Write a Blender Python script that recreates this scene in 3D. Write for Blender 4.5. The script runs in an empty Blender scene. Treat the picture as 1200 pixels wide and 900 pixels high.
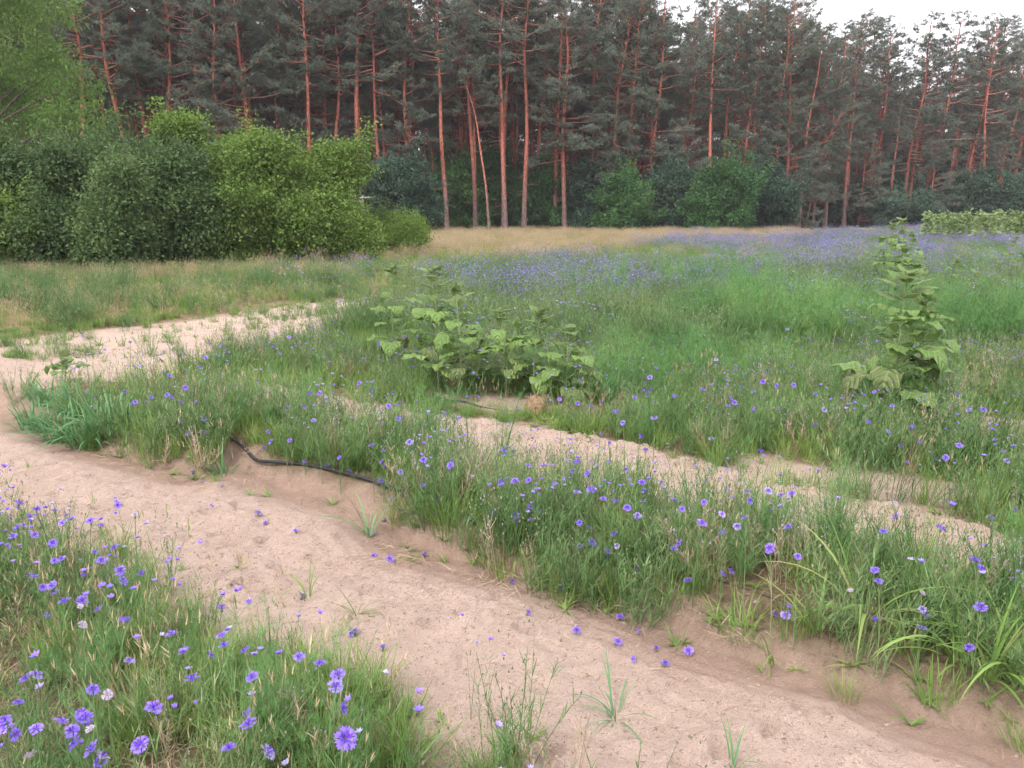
import bpy, math, random
import numpy as np
from mathutils import Vector, Matrix

# ------------------------------------------------------------------ camera, sky, sun, exposure
SC = bpy.context.scene
COL = SC.collection
CAM_H, FPX, HORIZON = 1.6, 906.0, 245.0            # metres, focal length and horizon in photo pixels (1200 x 900)
PITCH = math.atan((450 - HORIZON) / FPX)
cam_d = bpy.data.cameras.new('camera')
cam_d.sensor_fit = 'HORIZONTAL'; cam_d.sensor_width = 36.0
cam_d.lens = 36.0 * FPX / 1200.0
cam_d.clip_start = 0.05; cam_d.clip_end = 3000
cam = bpy.data.objects.new('camera', cam_d); COL.objects.link(cam)
cam.location = (0, 0, CAM_H); cam.rotation_euler = (math.pi / 2 - PITCH, 0, 0)
SC.camera = cam

SUN_EL, SUN_AZ = math.radians(52), math.radians(215)   # azimuth clockwise from +Y: behind and to the left of the camera
W = bpy.data.worlds.new('World'); SC.world = W; W.use_nodes = True
nt = W.node_tree; nt.nodes.clear()
sky = nt.nodes.new('ShaderNodeTexSky'); sky.sky_type = 'NISHITA'; sky.sun_disc = False
sky.sun_elevation = SUN_EL; sky.sun_rotation = SUN_AZ; sky.dust_density = 4.0; sky.air_density = 1.0
cl = nt.nodes.new('ShaderNodeMix'); cl.data_type = 'RGBA'
cl.inputs['Factor'].default_value = 0.86               # an even cover of cloud in front of the sky
cl.inputs['B'].default_value = (8.9, 8.55, 9.0, 1)
bg = nt.nodes.new('ShaderNodeBackground'); bg.inputs['Strength'].default_value = 0.097
wo = nt.nodes.new('ShaderNodeOutputWorld')
nt.links.new(sky.outputs['Color'], cl.inputs['A']); nt.links.new(cl.outputs['Result'], bg.inputs['Color'])
nt.links.new(bg.outputs['Background'], wo.inputs['Surface'])

sun_d = bpy.data.lights.new('sun', 'SUN'); sun_d.energy = 1.5; sun_d.angle = math.radians(14); sun_d.color = (1.0, 0.95, 0.9)
sun = bpy.data.objects.new('sun', sun_d); COL.objects.link(sun); sun.location = (-20, -30, 40)
sd_ = Vector((math.sin(SUN_AZ) * math.cos(SUN_EL), math.cos(SUN_AZ) * math.cos(SUN_EL), math.sin(SUN_EL)))
sun.rotation_euler = sd_.to_track_quat('Z', 'Y').to_euler()
SC.view_settings.view_transform = 'Standard'; SC.view_settings.look = 'None'
SC.view_settings.exposure = 1.3; SC.view_settings.gamma = 1.0; SC.view_settings.use_curve_mapping = False
SC.render.engine = 'CYCLES'
SC.cycles.max_bounces = 4; SC.cycles.diffuse_bounces = 3; SC.cycles.transmission_bounces = 2; SC.cycles.glossy_bounces = 1
SC.cycles.use_adaptive_sampling = True; SC.cycles.adaptive_threshold = 0.03; SC.cycles.caustics_reflective = False; SC.cycles.caustics_refractive = False
SC.cycles.volume_bounces = 0

R = np.random.default_rng(7)
random.seed(7)
PI = math.pi

# ------------------------------------------------------------------ pixel <-> ground
CP, SP = math.cos(PITCH), math.sin(PITCH)
def at(px, py, z=0.0):
    """point where the ray through a photo pixel meets the level z"""
    px = np.asarray(px, float); py = np.asarray(py, float)
    a = (px - 600) / FPX; b = (450 - py) / FPX
    dy = CP + b * SP; dz = -SP + b * CP
    dz = np.minimum(dz, -0.004)
    t = (z - CAM_H) / dz
    return a * t, dy * t
def pix(x, y, z=0.0):
    dz = np.asarray(z) - CAM_H
    f = y * CP - dz * SP; u = y * SP + dz * CP
    f = np.maximum(f, 0.05)
    return 600 + FPX * x / f, 450 - FPX * u / f
def at_depth(px, py, Y):
    a = (px - 600) / FPX; b = (450 - py) / FPX
    dy = CP + b * SP; dz = -SP + b * CP
    t = Y / dy
    return a * t, Y, CAM_H + dz * t

# ------------------------------------------------------------------ noise
def _hash(i, j, s):
    n = (i.astype(np.int64) * 374761393 + j.astype(np.int64) * 668265263 + s * 974711) & 0x7fffffff
    n = ((n ^ (n >> 13)) * 1274126177) & 0x7fffffff
    n = n ^ (n >> 16)
    return (n & 0xffff) / 65535.0
def noise(x, y, s=0):
    xi = np.floor(x); yi = np.floor(y); fx = x - xi; fy = y - yi
    fx = fx * fx * (3 - 2 * fx); fy = fy * fy * (3 - 2 * fy)
    a = _hash(xi, yi, s); b = _hash(xi + 1, yi, s); c = _hash(xi, yi + 1, s); d = _hash(xi + 1, yi + 1, s)
    return (a * (1 - fx) + b * fx) * (1 - fy) + (c * (1 - fx) + d * fx) * fy - 0.5
def fbm(x, y, s=0, o=4):
    v = 0; a = 1.0
    for k in range(o):
        v = v + a * noise(x * 2 ** k + 17.3 * k, y * 2 ** k - 9.1 * k, s + k); a *= 0.5
    return v
def sstep(a, b, v):
    t = np.clip((v - a) / (b - a), 0, 1); return t * t * (3 - 2 * t)

# ------------------------------------------------------------------ plan of the field (outlines read off the photo, laid on the ground)
T1U = [(-420, 415), (-150, 440), (0, 470), (20, 482), (130, 527), (240, 553), (275, 536), (300, 550), (340, 567), (385, 578), (445, 598), (490, 634), (560, 652), (700, 690), (830, 745), (900, 765), (1000, 790), (1100, 832), (1200, 858), (1500, 930), (1900, 1010)]
T1L = [(1300, 1500), (900, 1200), (700, 1000), (590, 910), (510, 872), (435, 815), (330, 775), (262, 752), (205, 702), (130, 662), (60, 645), (0, 622), (-150, 580), (-420, 520)]
S2 = [(300, 452), (385, 463), (500, 486), (620, 500), (760, 527), (830, 545), (900, 565), (1000, 586), (1100, 600), (1200, 640), (1500, 700), (1500, 770), (1200, 715), (1040, 676), (900, 640), (800, 605), (700, 566), (560, 540), (385, 505), (290, 480)]
S2B = [(860, 536), (960, 545), (1060, 560), (1150, 575), (1150, 592), (1040, 584), (930, 572), (850, 556)]
S2C = [(1110, 484), (1200, 490), (1400, 500), (1400, 535), (1200, 527), (1130, 512)]
T3 = [(-500, 440), (-200, 418), (0, 402), (130, 386), (200, 379), (300, 362), (400, 351), (450, 350), (520, 345), (520, 352), (440, 376), (390, 394), (330, 405), (240, 425), (200, 440), (130, 450), (70, 462), (0, 478), (-200, 500), (-500, 540)]
S4 = [(470, 455), (560, 462), (690, 470), (690, 484), (600, 484), (480, 472)]
S5 = [(930, 268), (1015, 266), (1030, 271), (930, 274)]
def gpoly(p):
    p = np.array(p, float); x, y = at(p[:, 0], p[:, 1]); return np.stack([x, y], 1)
def sdf(P, x, y):
    """signed distance to a polygon, negative inside"""
    d = np.full(x.shape, 1e9); inside = np.zeros(x.shape, bool)
    for i in range(len(P)):
        ax, ay = P[i]; bx, by = P[(i + 1) % len(P)]
        ex, ey = bx - ax, by - ay; L = ex * ex + ey * ey + 1e-12
        t = np.clip(((x - ax) * ex + (y - ay) * ey) / L, 0, 1)
        d = np.minimum(d, np.hypot(x - ax - t * ex, y - ay - t * ey))
        c = (ay > y) != (by > y)
        xi = ax + (y - ay) * ex / (ey if abs(ey) > 1e-9 else 1e-9)
        inside ^= c & (x < xi)
    return np.where(inside, -d, d)
P_T1 = gpoly(T1U + T1L); P_S2 = gpoly(S2); P_S2B = gpoly(S2B); P_S2C = gpoly(S2C); P_T3 = gpoly(T3); P_S4 = gpoly(S4); P_S5 = gpoly(S5)
T1U_G = gpoly(T1U)
def dist_line(L, x, y):
    d = np.full(x.shape, 1e9)
    for i in range(len(L) - 1):
        ax, ay = L[i]; bx, by = L[i + 1]; ex, ey = bx - ax, by - ay
        t = np.clip(((x - ax) * ex + (y - ay) * ey) / (ex * ex + ey * ey), 0, 1)
        d = np.minimum(d, np.hypot(x - ax - t * ex, y - ay - t * ey))
    return d
def sand_sd(x, y):
    d = sdf(P_T1, x, y)
    for p in (P_S2, P_S2B, P_S2C, P_T3, P_S4, P_S5): d = np.minimum(d, sdf(p, x, y))
    return d
def height(x, y, fine=True):
    """the ground: wheel-worn tracks a little below the beds, lumps and hollows, beds with a crumbling bank"""
    x = np.asarray(x, float); y = np.asarray(y, float)
    d1 = sdf(P_T1, x, y); d2 = sdf(P_S2, x, y); d3 = sdf(P_T3, x, y); dU = dist_line(T1U_G, x, y)
    fade = 1 - sstep(9, 16, y)
    jag = 0.05 * fbm(x * 4, y * 4, 40, 3)
    bank = sstep(-0.03, 0.14, d1 + jag) * (1 - sstep(0.9, 1.7, d1)) * 0.085 * (1 - sstep(0.5, 1.2, dU))
    h = bank * fade
    h = h + 0.05 * fbm(x * 0.35, y * 0.35, 3, 2) * sstep(3, 9, y)
    h = h - 0.035 * sstep(0.1, -0.15, d3) * fade
    h = h - 0.03 * (1 - sstep(0.1, 0.32, dU)) * (d1 < 0) * fade            # worn wheel rut along the foot of the bank
    if fine:
        inT = sstep(0.05, -0.1, np.minimum(np.minimum(d1, d2), d3))
        rough = inT * fade
        smooth = 1 - 0.8 * (1 - sstep(0.15, 0.5, dU)) * (d1 < 0)
        lum = fbm(x * 7, y * 7, 11, 3) * 0.026 + np.abs(fbm(x * 13, y * 13, 23, 3)) * 0.042 + fbm(x * 2.2, y * 2.2, 5, 2) * 0.035
        h = h + rough * smooth * lum
        h = h + (1 - rough) * fade * (fbm(x * 5, y * 5, 31, 3) * 0.02)
        h = h + rough * (d1 < 0) * (1 - sstep(.42, .6, dU)) * sstep(.08, .16, dU) * 0.005 * np.sin((dU + .02 * noise(x * 1.3, y * 1.3, 77)) * 2 * PI / .085) * sstep(-.2, .15, fbm(x * 1.1, y * 1.1, 78, 2))
        r2 = sstep(0.03, -0.06, d2) * fade
        h = h + r2 * (np.abs(fbm(x * 9, y * 9, 57, 3)) * 0.065)             # clods in the second strip
        # footprints and hoof marks
        cell = 0.27
        for ox, oy in ((0, 0), (0.5, 0.37)):
            gx = x / cell + ox; gy = y / cell + oy
            ix = np.floor(gx); iy = np.floor(gy)
            cx = ix + 0.25 + 0.5 * _hash(ix, iy, 71); cy = iy + 0.25 + 0.5 * _hash(ix, iy, 72)
            on = (_hash(ix, iy, 73) > 0.5); ang = _hash(ix, iy, 74) * PI
            dx = (gx - cx) * cell; dy_ = (gy - cy) * cell
            ca, sa = np.cos(ang), np.sin(ang)
            a_ = (dx * ca + dy_ * sa) / 0.06; b_ = (-dx * sa + dy_ * ca) / 0.03
            rr = np.sqrt(a_ * a_ + b_ * b_) + 0.5 * noise(x * 30, y * 30, 91)
            dent = -0.045 * (1 - sstep(0.6, 1.05, rr)) + 0.014 * np.exp(-((rr - 1.3) / 0.3) ** 2)
            h = h + dent * on * rough * smooth
    return h
def H1(x, y):
    return float(height(np.array([x]), np.array([y]))[0])
def spot(px, py):
    """ground point under a photo pixel, on the uneven ground"""
    z = 0.0
    for _ in range(3):
        x, y = at(px, py, z); z = H1(float(x), float(y))
    return float(x), float(y), z

# ------------------------------------------------------------------ mesh helpers
class MB:
    def __init__(s): s.v = []; s.f = []; s.n = 0
    def add(s, V, F, m=0):
        V = np.asarray(V, np.float32).reshape(-1, 3); F = np.asarray(F, np.int64)
        s.v.append(V); s.f.append((F + s.n, m)); s.n += len(V); return s
    def mesh(s, name, mats, smooth=False):
        me = bpy.data.meshes.new(name)
        V = np.concatenate(s.v); loops = []; tot = []; mi = []
        for F, m in s.f:
            loops.append(F.ravel()); tot.append(np.full(len(F), F.shape[1])); mi.append(np.full(len(F), m))
        loops = np.concatenate(loops); tot = np.concatenate(tot); mi = np.concatenate(mi)
        me.vertices.add(len(V)); me.vertices.foreach_set('co', V.ravel())
        me.loops.add(len(loops)); me.loops.foreach_set('vertex_index', loops.astype(np.int32))
        me.polygons.add(len(tot)); st = np.zeros(len(tot), np.int32); st[1:] = np.cumsum(tot)[:-1]
        me.polygons.foreach_set('loop_start', st)
        me.polygons.foreach_set('material_index', mi.astype(np.int32))
        me.polygons.foreach_set('use_smooth', np.full(len(tot), smooth, bool))
        me.update(calc_edges=True); me.validate()
        for m in (mats if isinstance(mats, (list, tuple)) else [mats]): me.materials.append(m)
        return me
    # ---- shapes
    def blades(s, base, az, L, W_, t0, t1, seg=3, m=0, curl=None):
        """ribbons that start at tilt t0 from the vertical and end at tilt t1"""
        base = np.asarray(base, float); N = len(base)
        az, L, W_, t0, t1 = [np.broadcast_to(np.asarray(q, float), (N,)) for q in (az, L, W_, t0, t1)]
        d = np.stack([np.cos(az), np.sin(az), np.zeros(N)], 1); sd = np.stack([-np.sin(az), np.cos(az), np.zeros(N)], 1)
        if curl is not None:
            c = np.broadcast_to(np.asarray(curl, float), (N,))[:, None]
            sd = sd * np.cos(c) + np.array([0, 0, 1.0]) * np.sin(c)
        P = base.copy(); rows = []
        for k in range(seg + 1):
            t = k / seg
            w = W_ * (0.75 + 0.9 * t - 1.65 * t * t) * 0.5 if k < seg else 0 * W_
            if k < seg: rows.append(P - sd * w[:, None]); rows.append(P + sd * w[:, None])
            else: rows.append(P)
            a = t0 + (t1 - t0) * (t + 0.5 / seg); step = L / seg
            P = P + (d * np.sin(a)[:, None] + np.array([0, 0, 1.0]) * np.cos(a)[:, None]) * step[:, None]
        V = np.stack(rows, 1); nv = V.shape[1]; off = np.arange(N)[:, None] * nv
        for k in range(seg - 1):
            s_ = 2 * k; s.add(np.zeros((0, 3)), np.zeros((0, 4), int), m)
            q = np.stack([off[:, 0] + s_, off[:, 0] + s_ + 1, off[:, 0] + s_ + 3, off[:, 0] + s_ + 2], 1)
            s.f.append((q + s.n, m))
        s_ = 2 * (seg - 1)
        s.f.append((np.stack([off[:, 0] + s_, off[:, 0] + s_ + 1, off[:, 0] + s_ + 2], 1) + s.n, m))
        s.v.append(V.reshape(-1, 3).astype(np.float32)); s.n += N * nv
        return P
    def tube(s, path, rad, n=6, m=0, cap=True):
        path = np.asarray(path, float); k = len(path); rad = np.broadcast_to(np.asarray(rad, float), (k,))
        T = np.gradient(path, axis=0); T /= np.linalg.norm(T, axis=1, keepdims=True) + 1e-9
        ref = np.array([0.31, 0.95, 0.05]) if abs(T[0, 2]) > 0.6 else np.array([0, 0, 1.0])
        A = np.cross(T, ref); A /= np.linalg.norm(A, axis=1, keepdims=True) + 1e-9
        B = np.cross(T, A); th = np.arange(n) * 2 * PI / n
        V = path[:, None] + rad[:, None, None] * (A[:, None] * np.cos(th)[None, :, None] + B[:, None] * np.sin(th)[None, :, None])
        i, j = np.meshgrid(np.arange(k - 1), np.arange(n), indexing='ij'); j2 = (j + 1) % n
        F = np.stack([i * n + j, i * n + j2, (i + 1) * n + j2, (i + 1) * n + j], -1).reshape(-1, 4)
        s.add(V.reshape(-1, 3), F, m)
        if cap:
            s.add(V[-1], np.array([list(range(n))]) if n == 4 else np.stack([np.zeros(n - 2, int), np.arange(1, n - 1), np.arange(2, n)], 1), m)
        return s
    def leaves(s, C, D, L, wr=0.5, fold=0.25, m=0):
        """folded diamond leaves at C pointing along D"""
        N = len(C); L = np.broadcast_to(np.asarray(L, float), (N,))[:, None]
        D = D / (np.linalg.norm(D, axis=1, keepdims=True) + 1e-9)
        rnd = R.normal(size=(N, 3)); S = np.cross(D, rnd); S /= np.linalg.norm(S, axis=1, keepdims=True) + 1e-9
        U = np.cross(S, D)
        U = np.where(U[:, 2:3] < 0, -U, U)
        V = np.stack([C, C + D * L * 0.45 + S * L * wr * 0.5 + U * L * fold * 0.5, C + D * L - U * L * 0.1, C + D * L * 0.45 - S * L * wr * 0.5 + U * L * fold * 0.5], 1)
        o = np.arange(N) * 4
        s.add(V.reshape(-1, 3), np.concatenate([np.stack([o, o + 1, o + 2], 1), np.stack([o, o + 2, o + 3], 1)]), m)
    def needles(s, C, D, L, n=8, w=0.012, spread=0.9, m=0):
        """tufts of thin needle blades round the twig direction D"""
        N = len(C); C = np.repeat(C, n, 0); D = np.repeat(D, n, 0)
        D = D + R.normal(size=D.shape) * spread; D /= np.linalg.norm(D, axis=1, keepdims=True) + 1e-9
        S = np.cross(D, R.normal(size=D.shape)); S /= np.linalg.norm(S, axis=1, keepdims=True) + 1e-9
        l = (L * R.uniform(0.6, 1.2, len(C)))[:, None]
        V = np.stack([C - S * w, C + S * w, C + D * l], 1); o = np.arange(len(C)) * 3
        s.add(V.reshape(-1, 3), np.stack([o, o + 1, o + 2], 1), m)

def ob(name, me, parent=None, loc=(0, 0, 0), link=True):
    o = bpy.data.objects.new(name, me); o.location = loc
    if link: COL.objects.link(o)
    if parent is not None: o.parent = parent
    return o
def tag(o, label=None, cat=None, group=None, kind=None):
    if label: o['label'] = label
    if cat: o['category'] = cat
    if group: o['group'] = group
    if kind: o['kind'] = kind
    return o
def copy_tree(o, parent=None):
    c = o.copy(); COL.objects.link(c); c.parent = parent
    for ch in list(o.children): copy_tree(ch, c)
    return c

# ------------------------------------------------------------------ materials
def nodes(name):
    m = bpy.data.materials.new(name); m.use_nodes = True; t = m.node_tree; t.nodes.clear()
    out = t.nodes.new('ShaderNodeOutputMaterial'); return m, t, out
def N_(t, kind, **kw):
    n = t.nodes.new(kind)
    for k, v in kw.items(): setattr(n, k, v)
    return n
def leaf_mat(name, c0, c1, c2=None, tr=0.3, rough=0.55, spec=0.25, nscale=1.5, island=0.5, veins=False):
    """leaf colour varies from plant to plant (object), from leaf to leaf (island) and in broad patches"""
    m, t, out = nodes(name); L = t.links.new
    oi = N_(t, 'ShaderNodeObjectInfo'); ge = N_(t, 'ShaderNodeNewGeometry'); no = N_(t, 'ShaderNodeTexNoise'); no.inputs['Scale'].default_value = nscale
    L(ge.outputs['Position'], no.inputs['Vector'])
    a = N_(t, 'ShaderNodeMath', operation='MULTIPLY'); a.inputs[1].default_value = 0.5 - 0.35 * island; L(oi.outputs['Random'], a.inputs[0])
    b = N_(t, 'ShaderNodeMath', operation='MULTIPLY_ADD'); b.inputs[1].default_value = island * 0.7; L(ge.outputs['Random Per Island'], b.inputs[0]); L(a.outputs[0], b.inputs[2])
    c = N_(t, 'ShaderNodeMath', operation='MULTIPLY_ADD'); c.inputs[1].default_value = 1.1; L(no.outputs['Fac'], c.inputs[0]); L(b.outputs[0], c.inputs[2])
    d = N_(t, 'ShaderNodeMath', operation='SUBTRACT'); d.inputs[1].default_value = 0.3; L(c.outputs[0], d.inputs[0])
    r = N_(t, 'ShaderNodeValToRGB'); e = r.color_ramp.elements
    e[0].position = 0.1; e[0].color = (*c0, 1); e[1].position = 0.7; e[1].color = (*c1, 1)
    if c2: q = e.new(1.0); q.color = (*c2, 1)
    L(d.outputs[0], r.inputs['Fac'])
    p = N_(t, 'ShaderNodeBsdfPrincipled'); p.inputs['Roughness'].default_value = rough; p.inputs['Specular IOR Level'].default_value = spec
    L(r.outputs['Color'], p.inputs['Base Color'])
    if veins:                                             # paler midrib and side veins, sunk a little into the blade
        at_ = N_(t, 'ShaderNodeAttribute', attribute_name='blade_place'); sx = N_(t, 'ShaderNodeSeparateXYZ'); L(at_.outputs['Vector'], sx.inputs[0])
        ab = N_(t, 'ShaderNodeMath', operation='ABSOLUTE'); L(sx.outputs['X'], ab.inputs[0])
        dg = N_(t, 'ShaderNodeMath', operation='MULTIPLY_ADD'); dg.inputs[1].default_value = -0.28; L(ab.outputs[0], dg.inputs[0]); L(sx.outputs['Y'], dg.inputs[2])
        sn = N_(t, 'ShaderNodeMath', operation='MULTIPLY'); sn.inputs[1].default_value = 38.0; L(dg.outputs[0], sn.inputs[0])
        si = N_(t, 'ShaderNodeMath', operation='SINE'); L(sn.outputs[0], si.inputs[0])
        m1 = N_(t, 'ShaderNodeMapRange'); m1.inputs['From Min'].default_value = 0.8; m1.inputs['From Max'].default_value = 1.0; L(si.outputs[0], m1.inputs['Value'])
        m2 = N_(t, 'ShaderNodeMapRange'); m2.inputs['From Min'].default_value = 0.1; m2.inputs['From Max'].default_value = 0.03; L(ab.outputs[0], m2.inputs['Value'])
        mm = N_(t, 'ShaderNodeMath', operation='MAXIMUM'); L(m1.outputs[0], mm.inputs[0]); L(m2.outputs[0], mm.inputs[1])
        vx = N_(t, 'ShaderNodeMix', data_type='RGBA'); vx.inputs['B'].default_value = (0.3, 0.38, 0.19, 1); L(r.outputs['Color'], vx.inputs['A'])
        vf = N_(t, 'ShaderNodeMath', operation='MULTIPLY'); vf.inputs[1].default_value = 0.5; L(mm.outputs[0], vf.inputs[0]); L(vf.outputs[0], vx.inputs['Factor']); L(vx.outputs['Result'], p.inputs['Base Color'])
        bu = N_(t, 'ShaderNodeBump'); bu.inputs['Strength'].default_value = 0.7; bu.inputs['Distance'].default_value = 0.01; bu.invert = True; L(si.outputs[0], bu.inputs['Height']); L(bu.outputs[0], p.inputs['Normal'])
    if tr > 0:
        tl = N_(t, 'ShaderNodeBsdfTranslucent'); L(r.outputs['Color'], tl.inputs['Color'])
        mx = N_(t, 'ShaderNodeMixShader'); mx.inputs[0].default_value = tr
        L(p.outputs[0], mx.inputs[1]); L(tl.outputs[0], mx.inputs[2]); L(mx.outputs[0], out.inputs['Surface'])
    else: L(p.outputs[0], out.inputs['Surface'])
    return m

M = {}
M['grass'] = leaf_mat('grass_green', (0.078, 0.166, 0.040), (0.183, 0.306, 0.066), (0.365, 0.376, 0.147), nscale=1.2)
M['grass2'] = leaf_mat('grass_bright', (0.128, 0.222, 0.051), (0.225, 0.351, 0.087), (0.330, 0.386, 0.131), nscale=1.5)
M['bluegrass'] = leaf_mat('grass_blue_green', (0.071, 0.187, 0.087), (0.142, 0.302, 0.123), (0.255, 0.402, 0.189), spec=0.35, rough=0.45)
M['straw'] = leaf_mat('dry_straw', (0.32, 0.24, 0.14), (0.5, 0.39, 0.24), (0.6, 0.5, 0.34), tr=0.2, nscale=0.6)
M['deadstem'] = leaf_mat('dead_stem', (0.2, 0.14, 0.09), (0.42, 0.32, 0.22), (0.58, 0.47, 0.35), tr=0.1)
M['cornleaf'] = leaf_mat('cornflower_leaf', (0.078, 0.160, 0.059), (0.154, 0.264, 0.094), (0.337, 0.404, 0.199), nscale=1.3)
M['dill'] = leaf_mat('dill_green', (0.085, 0.216, 0.065), (0.153, 0.316, 0.101), (0.293, 0.431, 0.144), nscale=1.6, tr=0.35)
M['bud'] = leaf_mat('bud_pale', (0.13, 0.17, 0.08), (0.22, 0.25, 0.13), (0.48, 0.44, 0.33), tr=0.1)
M['blue'] = leaf_mat('cornflower_blue', (0.211, 0.131, 0.659), (0.323, 0.213, 0.800), (0.560, 0.413, 0.882), tr=0.25, rough=0.6, spec=0.1, nscale=6)
M['lilac'] = leaf_mat('cornflower_faded', (0.270, 0.226, 0.577), (0.406, 0.349, 0.655), (0.676, 0.604, 0.716), tr=0.25, rough=0.6, spec=0.1, nscale=6)
M['white'] = leaf_mat('withered_white', (0.340, 0.281, 0.391), (0.490, 0.424, 0.547), (0.530, 0.450, 0.579), tr=0.2, rough=0.7, spec=0.1)
M['violet'] = leaf_mat('cornflower_heart', (0.07, 0.03, 0.3), (0.14, 0.05, 0.45), tr=0.1, rough=0.6, spec=0.1)
M['sunleaf'] = leaf_mat('sunflower_leaf', (0.132, 0.235, 0.060), (0.198, 0.325, 0.085), (0.286, 0.414, 0.130), tr=0.3, rough=0.5, spec=0.3, island=0.2, veins=True)
M['sunold'] = leaf_mat('sunflower_yellowing_leaf', (0.1, 0.15, 0.05), (0.16, 0.19, 0.07), (0.2, 0.16, 0.09), tr=0.2, rough=0.7, nscale=14, island=0.2, veins=True)
M['sunyoung'] = leaf_mat('sunflower_young_leaf', (0.16, 0.25, 0.08), (0.24, 0.34, 0.12), (0.33, 0.42, 0.17), tr=0.35, rough=0.55, island=0.2, veins=True)
M['sunstem'] = leaf_mat('sunflower_stem', (0.14, 0.21, 0.08), (0.22, 0.29, 0.13), tr=0.0, rough=0.6)
M['pine'] = leaf_mat('pine_needles', (0.093, 0.131, 0.099), (0.157, 0.201, 0.153), (0.260, 0.292, 0.235), tr=0.25, rough=0.55, nscale=0.5, island=0.3)
M['shrub_dark'] = leaf_mat('shrub_leaf_dark', (0.065, 0.12, 0.045), (0.105, 0.175, 0.06), (0.17, 0.25, 0.09), nscale=1.0, island=0.2)
M['shrub_light'] = leaf_mat('shrub_leaf_yellow_green', (0.1, 0.175, 0.04), (0.17, 0.27, 0.055), (0.26, 0.36, 0.085), nscale=1.0, island=0.2)
M['under'] = leaf_mat('undergrowth_leaf', (0.042, 0.114, 0.042), (0.076, 0.176, 0.061), (0.125, 0.256, 0.073), nscale=0.5)
M['spruce'] = leaf_mat('spruce_leaf', (0.042, 0.090, 0.062), (0.070, 0.133, 0.090), (0.117, 0.192, 0.123), nscale=0.5)
M['decid'] = leaf_mat('deciduous_leaf', (0.123, 0.230, 0.060), (0.189, 0.317, 0.083), (0.290, 0.419, 0.135), nscale=0.6, tr=0.4)

def bark_mat(name, low, high, z0, z1, sc=3.0):
    """bark that turns from furrowed grey-brown at the foot to flaking orange higher up"""
    m, t, out = nodes(name); L = t.links.new
    tc = N_(t, 'ShaderNodeTexCoord'); sx = N_(t, 'ShaderNodeSeparateXYZ'); L(tc.outputs['Object'], sx.inputs[0])
    mp = N_(t, 'ShaderNodeMapping'); mp.inputs['Scale'].default_value = (sc * 3, sc * 3, sc * 0.8); L(tc.outputs['Object'], mp.inputs['Vector'])
    no = N_(t, 'ShaderNodeTexNoise'); no.inputs['Scale'].default_value = 2; no.inputs['Detail'].default_value = 6; L(mp.outputs[0], no.inputs['Vector'])
    mr = N_(t, 'ShaderNodeMapRange'); mr.inputs['From Min'].default_value = z0; mr.inputs['From Max'].default_value = z1; L(sx.outputs['Z'], mr.inputs['Value'])
    ad = N_(t, 'ShaderNodeMath', operation='MULTIPLY_ADD'); ad.inputs[1].default_value = 0.9; ad.use_clamp = True
    sb = N_(t, 'ShaderNodeMath', operation='SUBTRACT'); sb.inputs[1].default_value = 0.5; L(no.outputs['Fac'], sb.inputs[0]); L(sb.outputs[0], ad.inputs[0]); L(mr.outputs[0], ad.inputs[2])
    mx = N_(t, 'ShaderNodeMix', data_type='RGBA'); mx.inputs['A'].default_value = (*low, 1); mx.inputs['B'].default_value = (*high, 1); L(ad.outputs[0], mx.inputs['Factor'])
    rp = N_(t, 'ShaderNodeValToRGB'); rp.color_ramp.elements[0].position = 0.35; rp.color_ramp.elements[0].color = (0.45, 0.45, 0.45, 1); rp.color_ramp.elements[1].position = 0.6; rp.color_ramp.elements[1].color = (1.1, 1.1, 1.1, 1); L(no.outputs['Fac'], rp.inputs[0])
    oi = N_(t, 'ShaderNodeObjectInfo'); mo = N_(t, 'ShaderNodeMapRange'); mo.inputs['To Min'].default_value = 0.65; mo.inputs['To Max'].default_value = 1.15; L(oi.outputs['Random'], mo.inputs['Value'])
    mu = N_(t, 'ShaderNodeMix', data_type='RGBA', blend_type='MULTIPLY'); mu.inputs['Factor'].default_value = 1; L(mx.outputs['Result'], mu.inputs['A']); L(rp.outputs['Color'], mu.inputs['B'])
    vm = N_(t, 'ShaderNodeVectorMath', operation='SCALE'); L(mu.outputs['Result'], vm.inputs[0]); L(mo.outputs[0], vm.inputs['Scale'])
    p = N_(t, 'ShaderNodeBsdfPrincipled'); p.inputs['Roughness'].default_value = 0.9; p.inputs['Specular IOR Level'].default_value = 0.15
    bu = N_(t, 'ShaderNodeBump'); bu.inputs['Strength'].default_value = 0.5; bu.inputs['Distance'].default_value = 0.03; L(no.outputs['Fac'], bu.inputs['Height']); L(bu.outputs[0], p.inputs['Normal'])
    L(vm.outputs[0], p.inputs['Base Color']); L(p.outputs[0], out.inputs['Surface'])
    return m
M['bark'] = bark_mat('pine_bark', (0.23, 0.165, 0.15), (0.5, 0.175, 0.125), 1.6, 5.0)
M['branchbark'] = bark_mat('pine_branch_bark', (0.26, 0.15, 0.13), (0.34, 0.16, 0.125), 2.0, 7.0)
M['wood'] = bark_mat('grey_bark', (0.14, 0.115, 0.09), (0.2, 0.165, 0.13), 0.0, 3.0)

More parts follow.
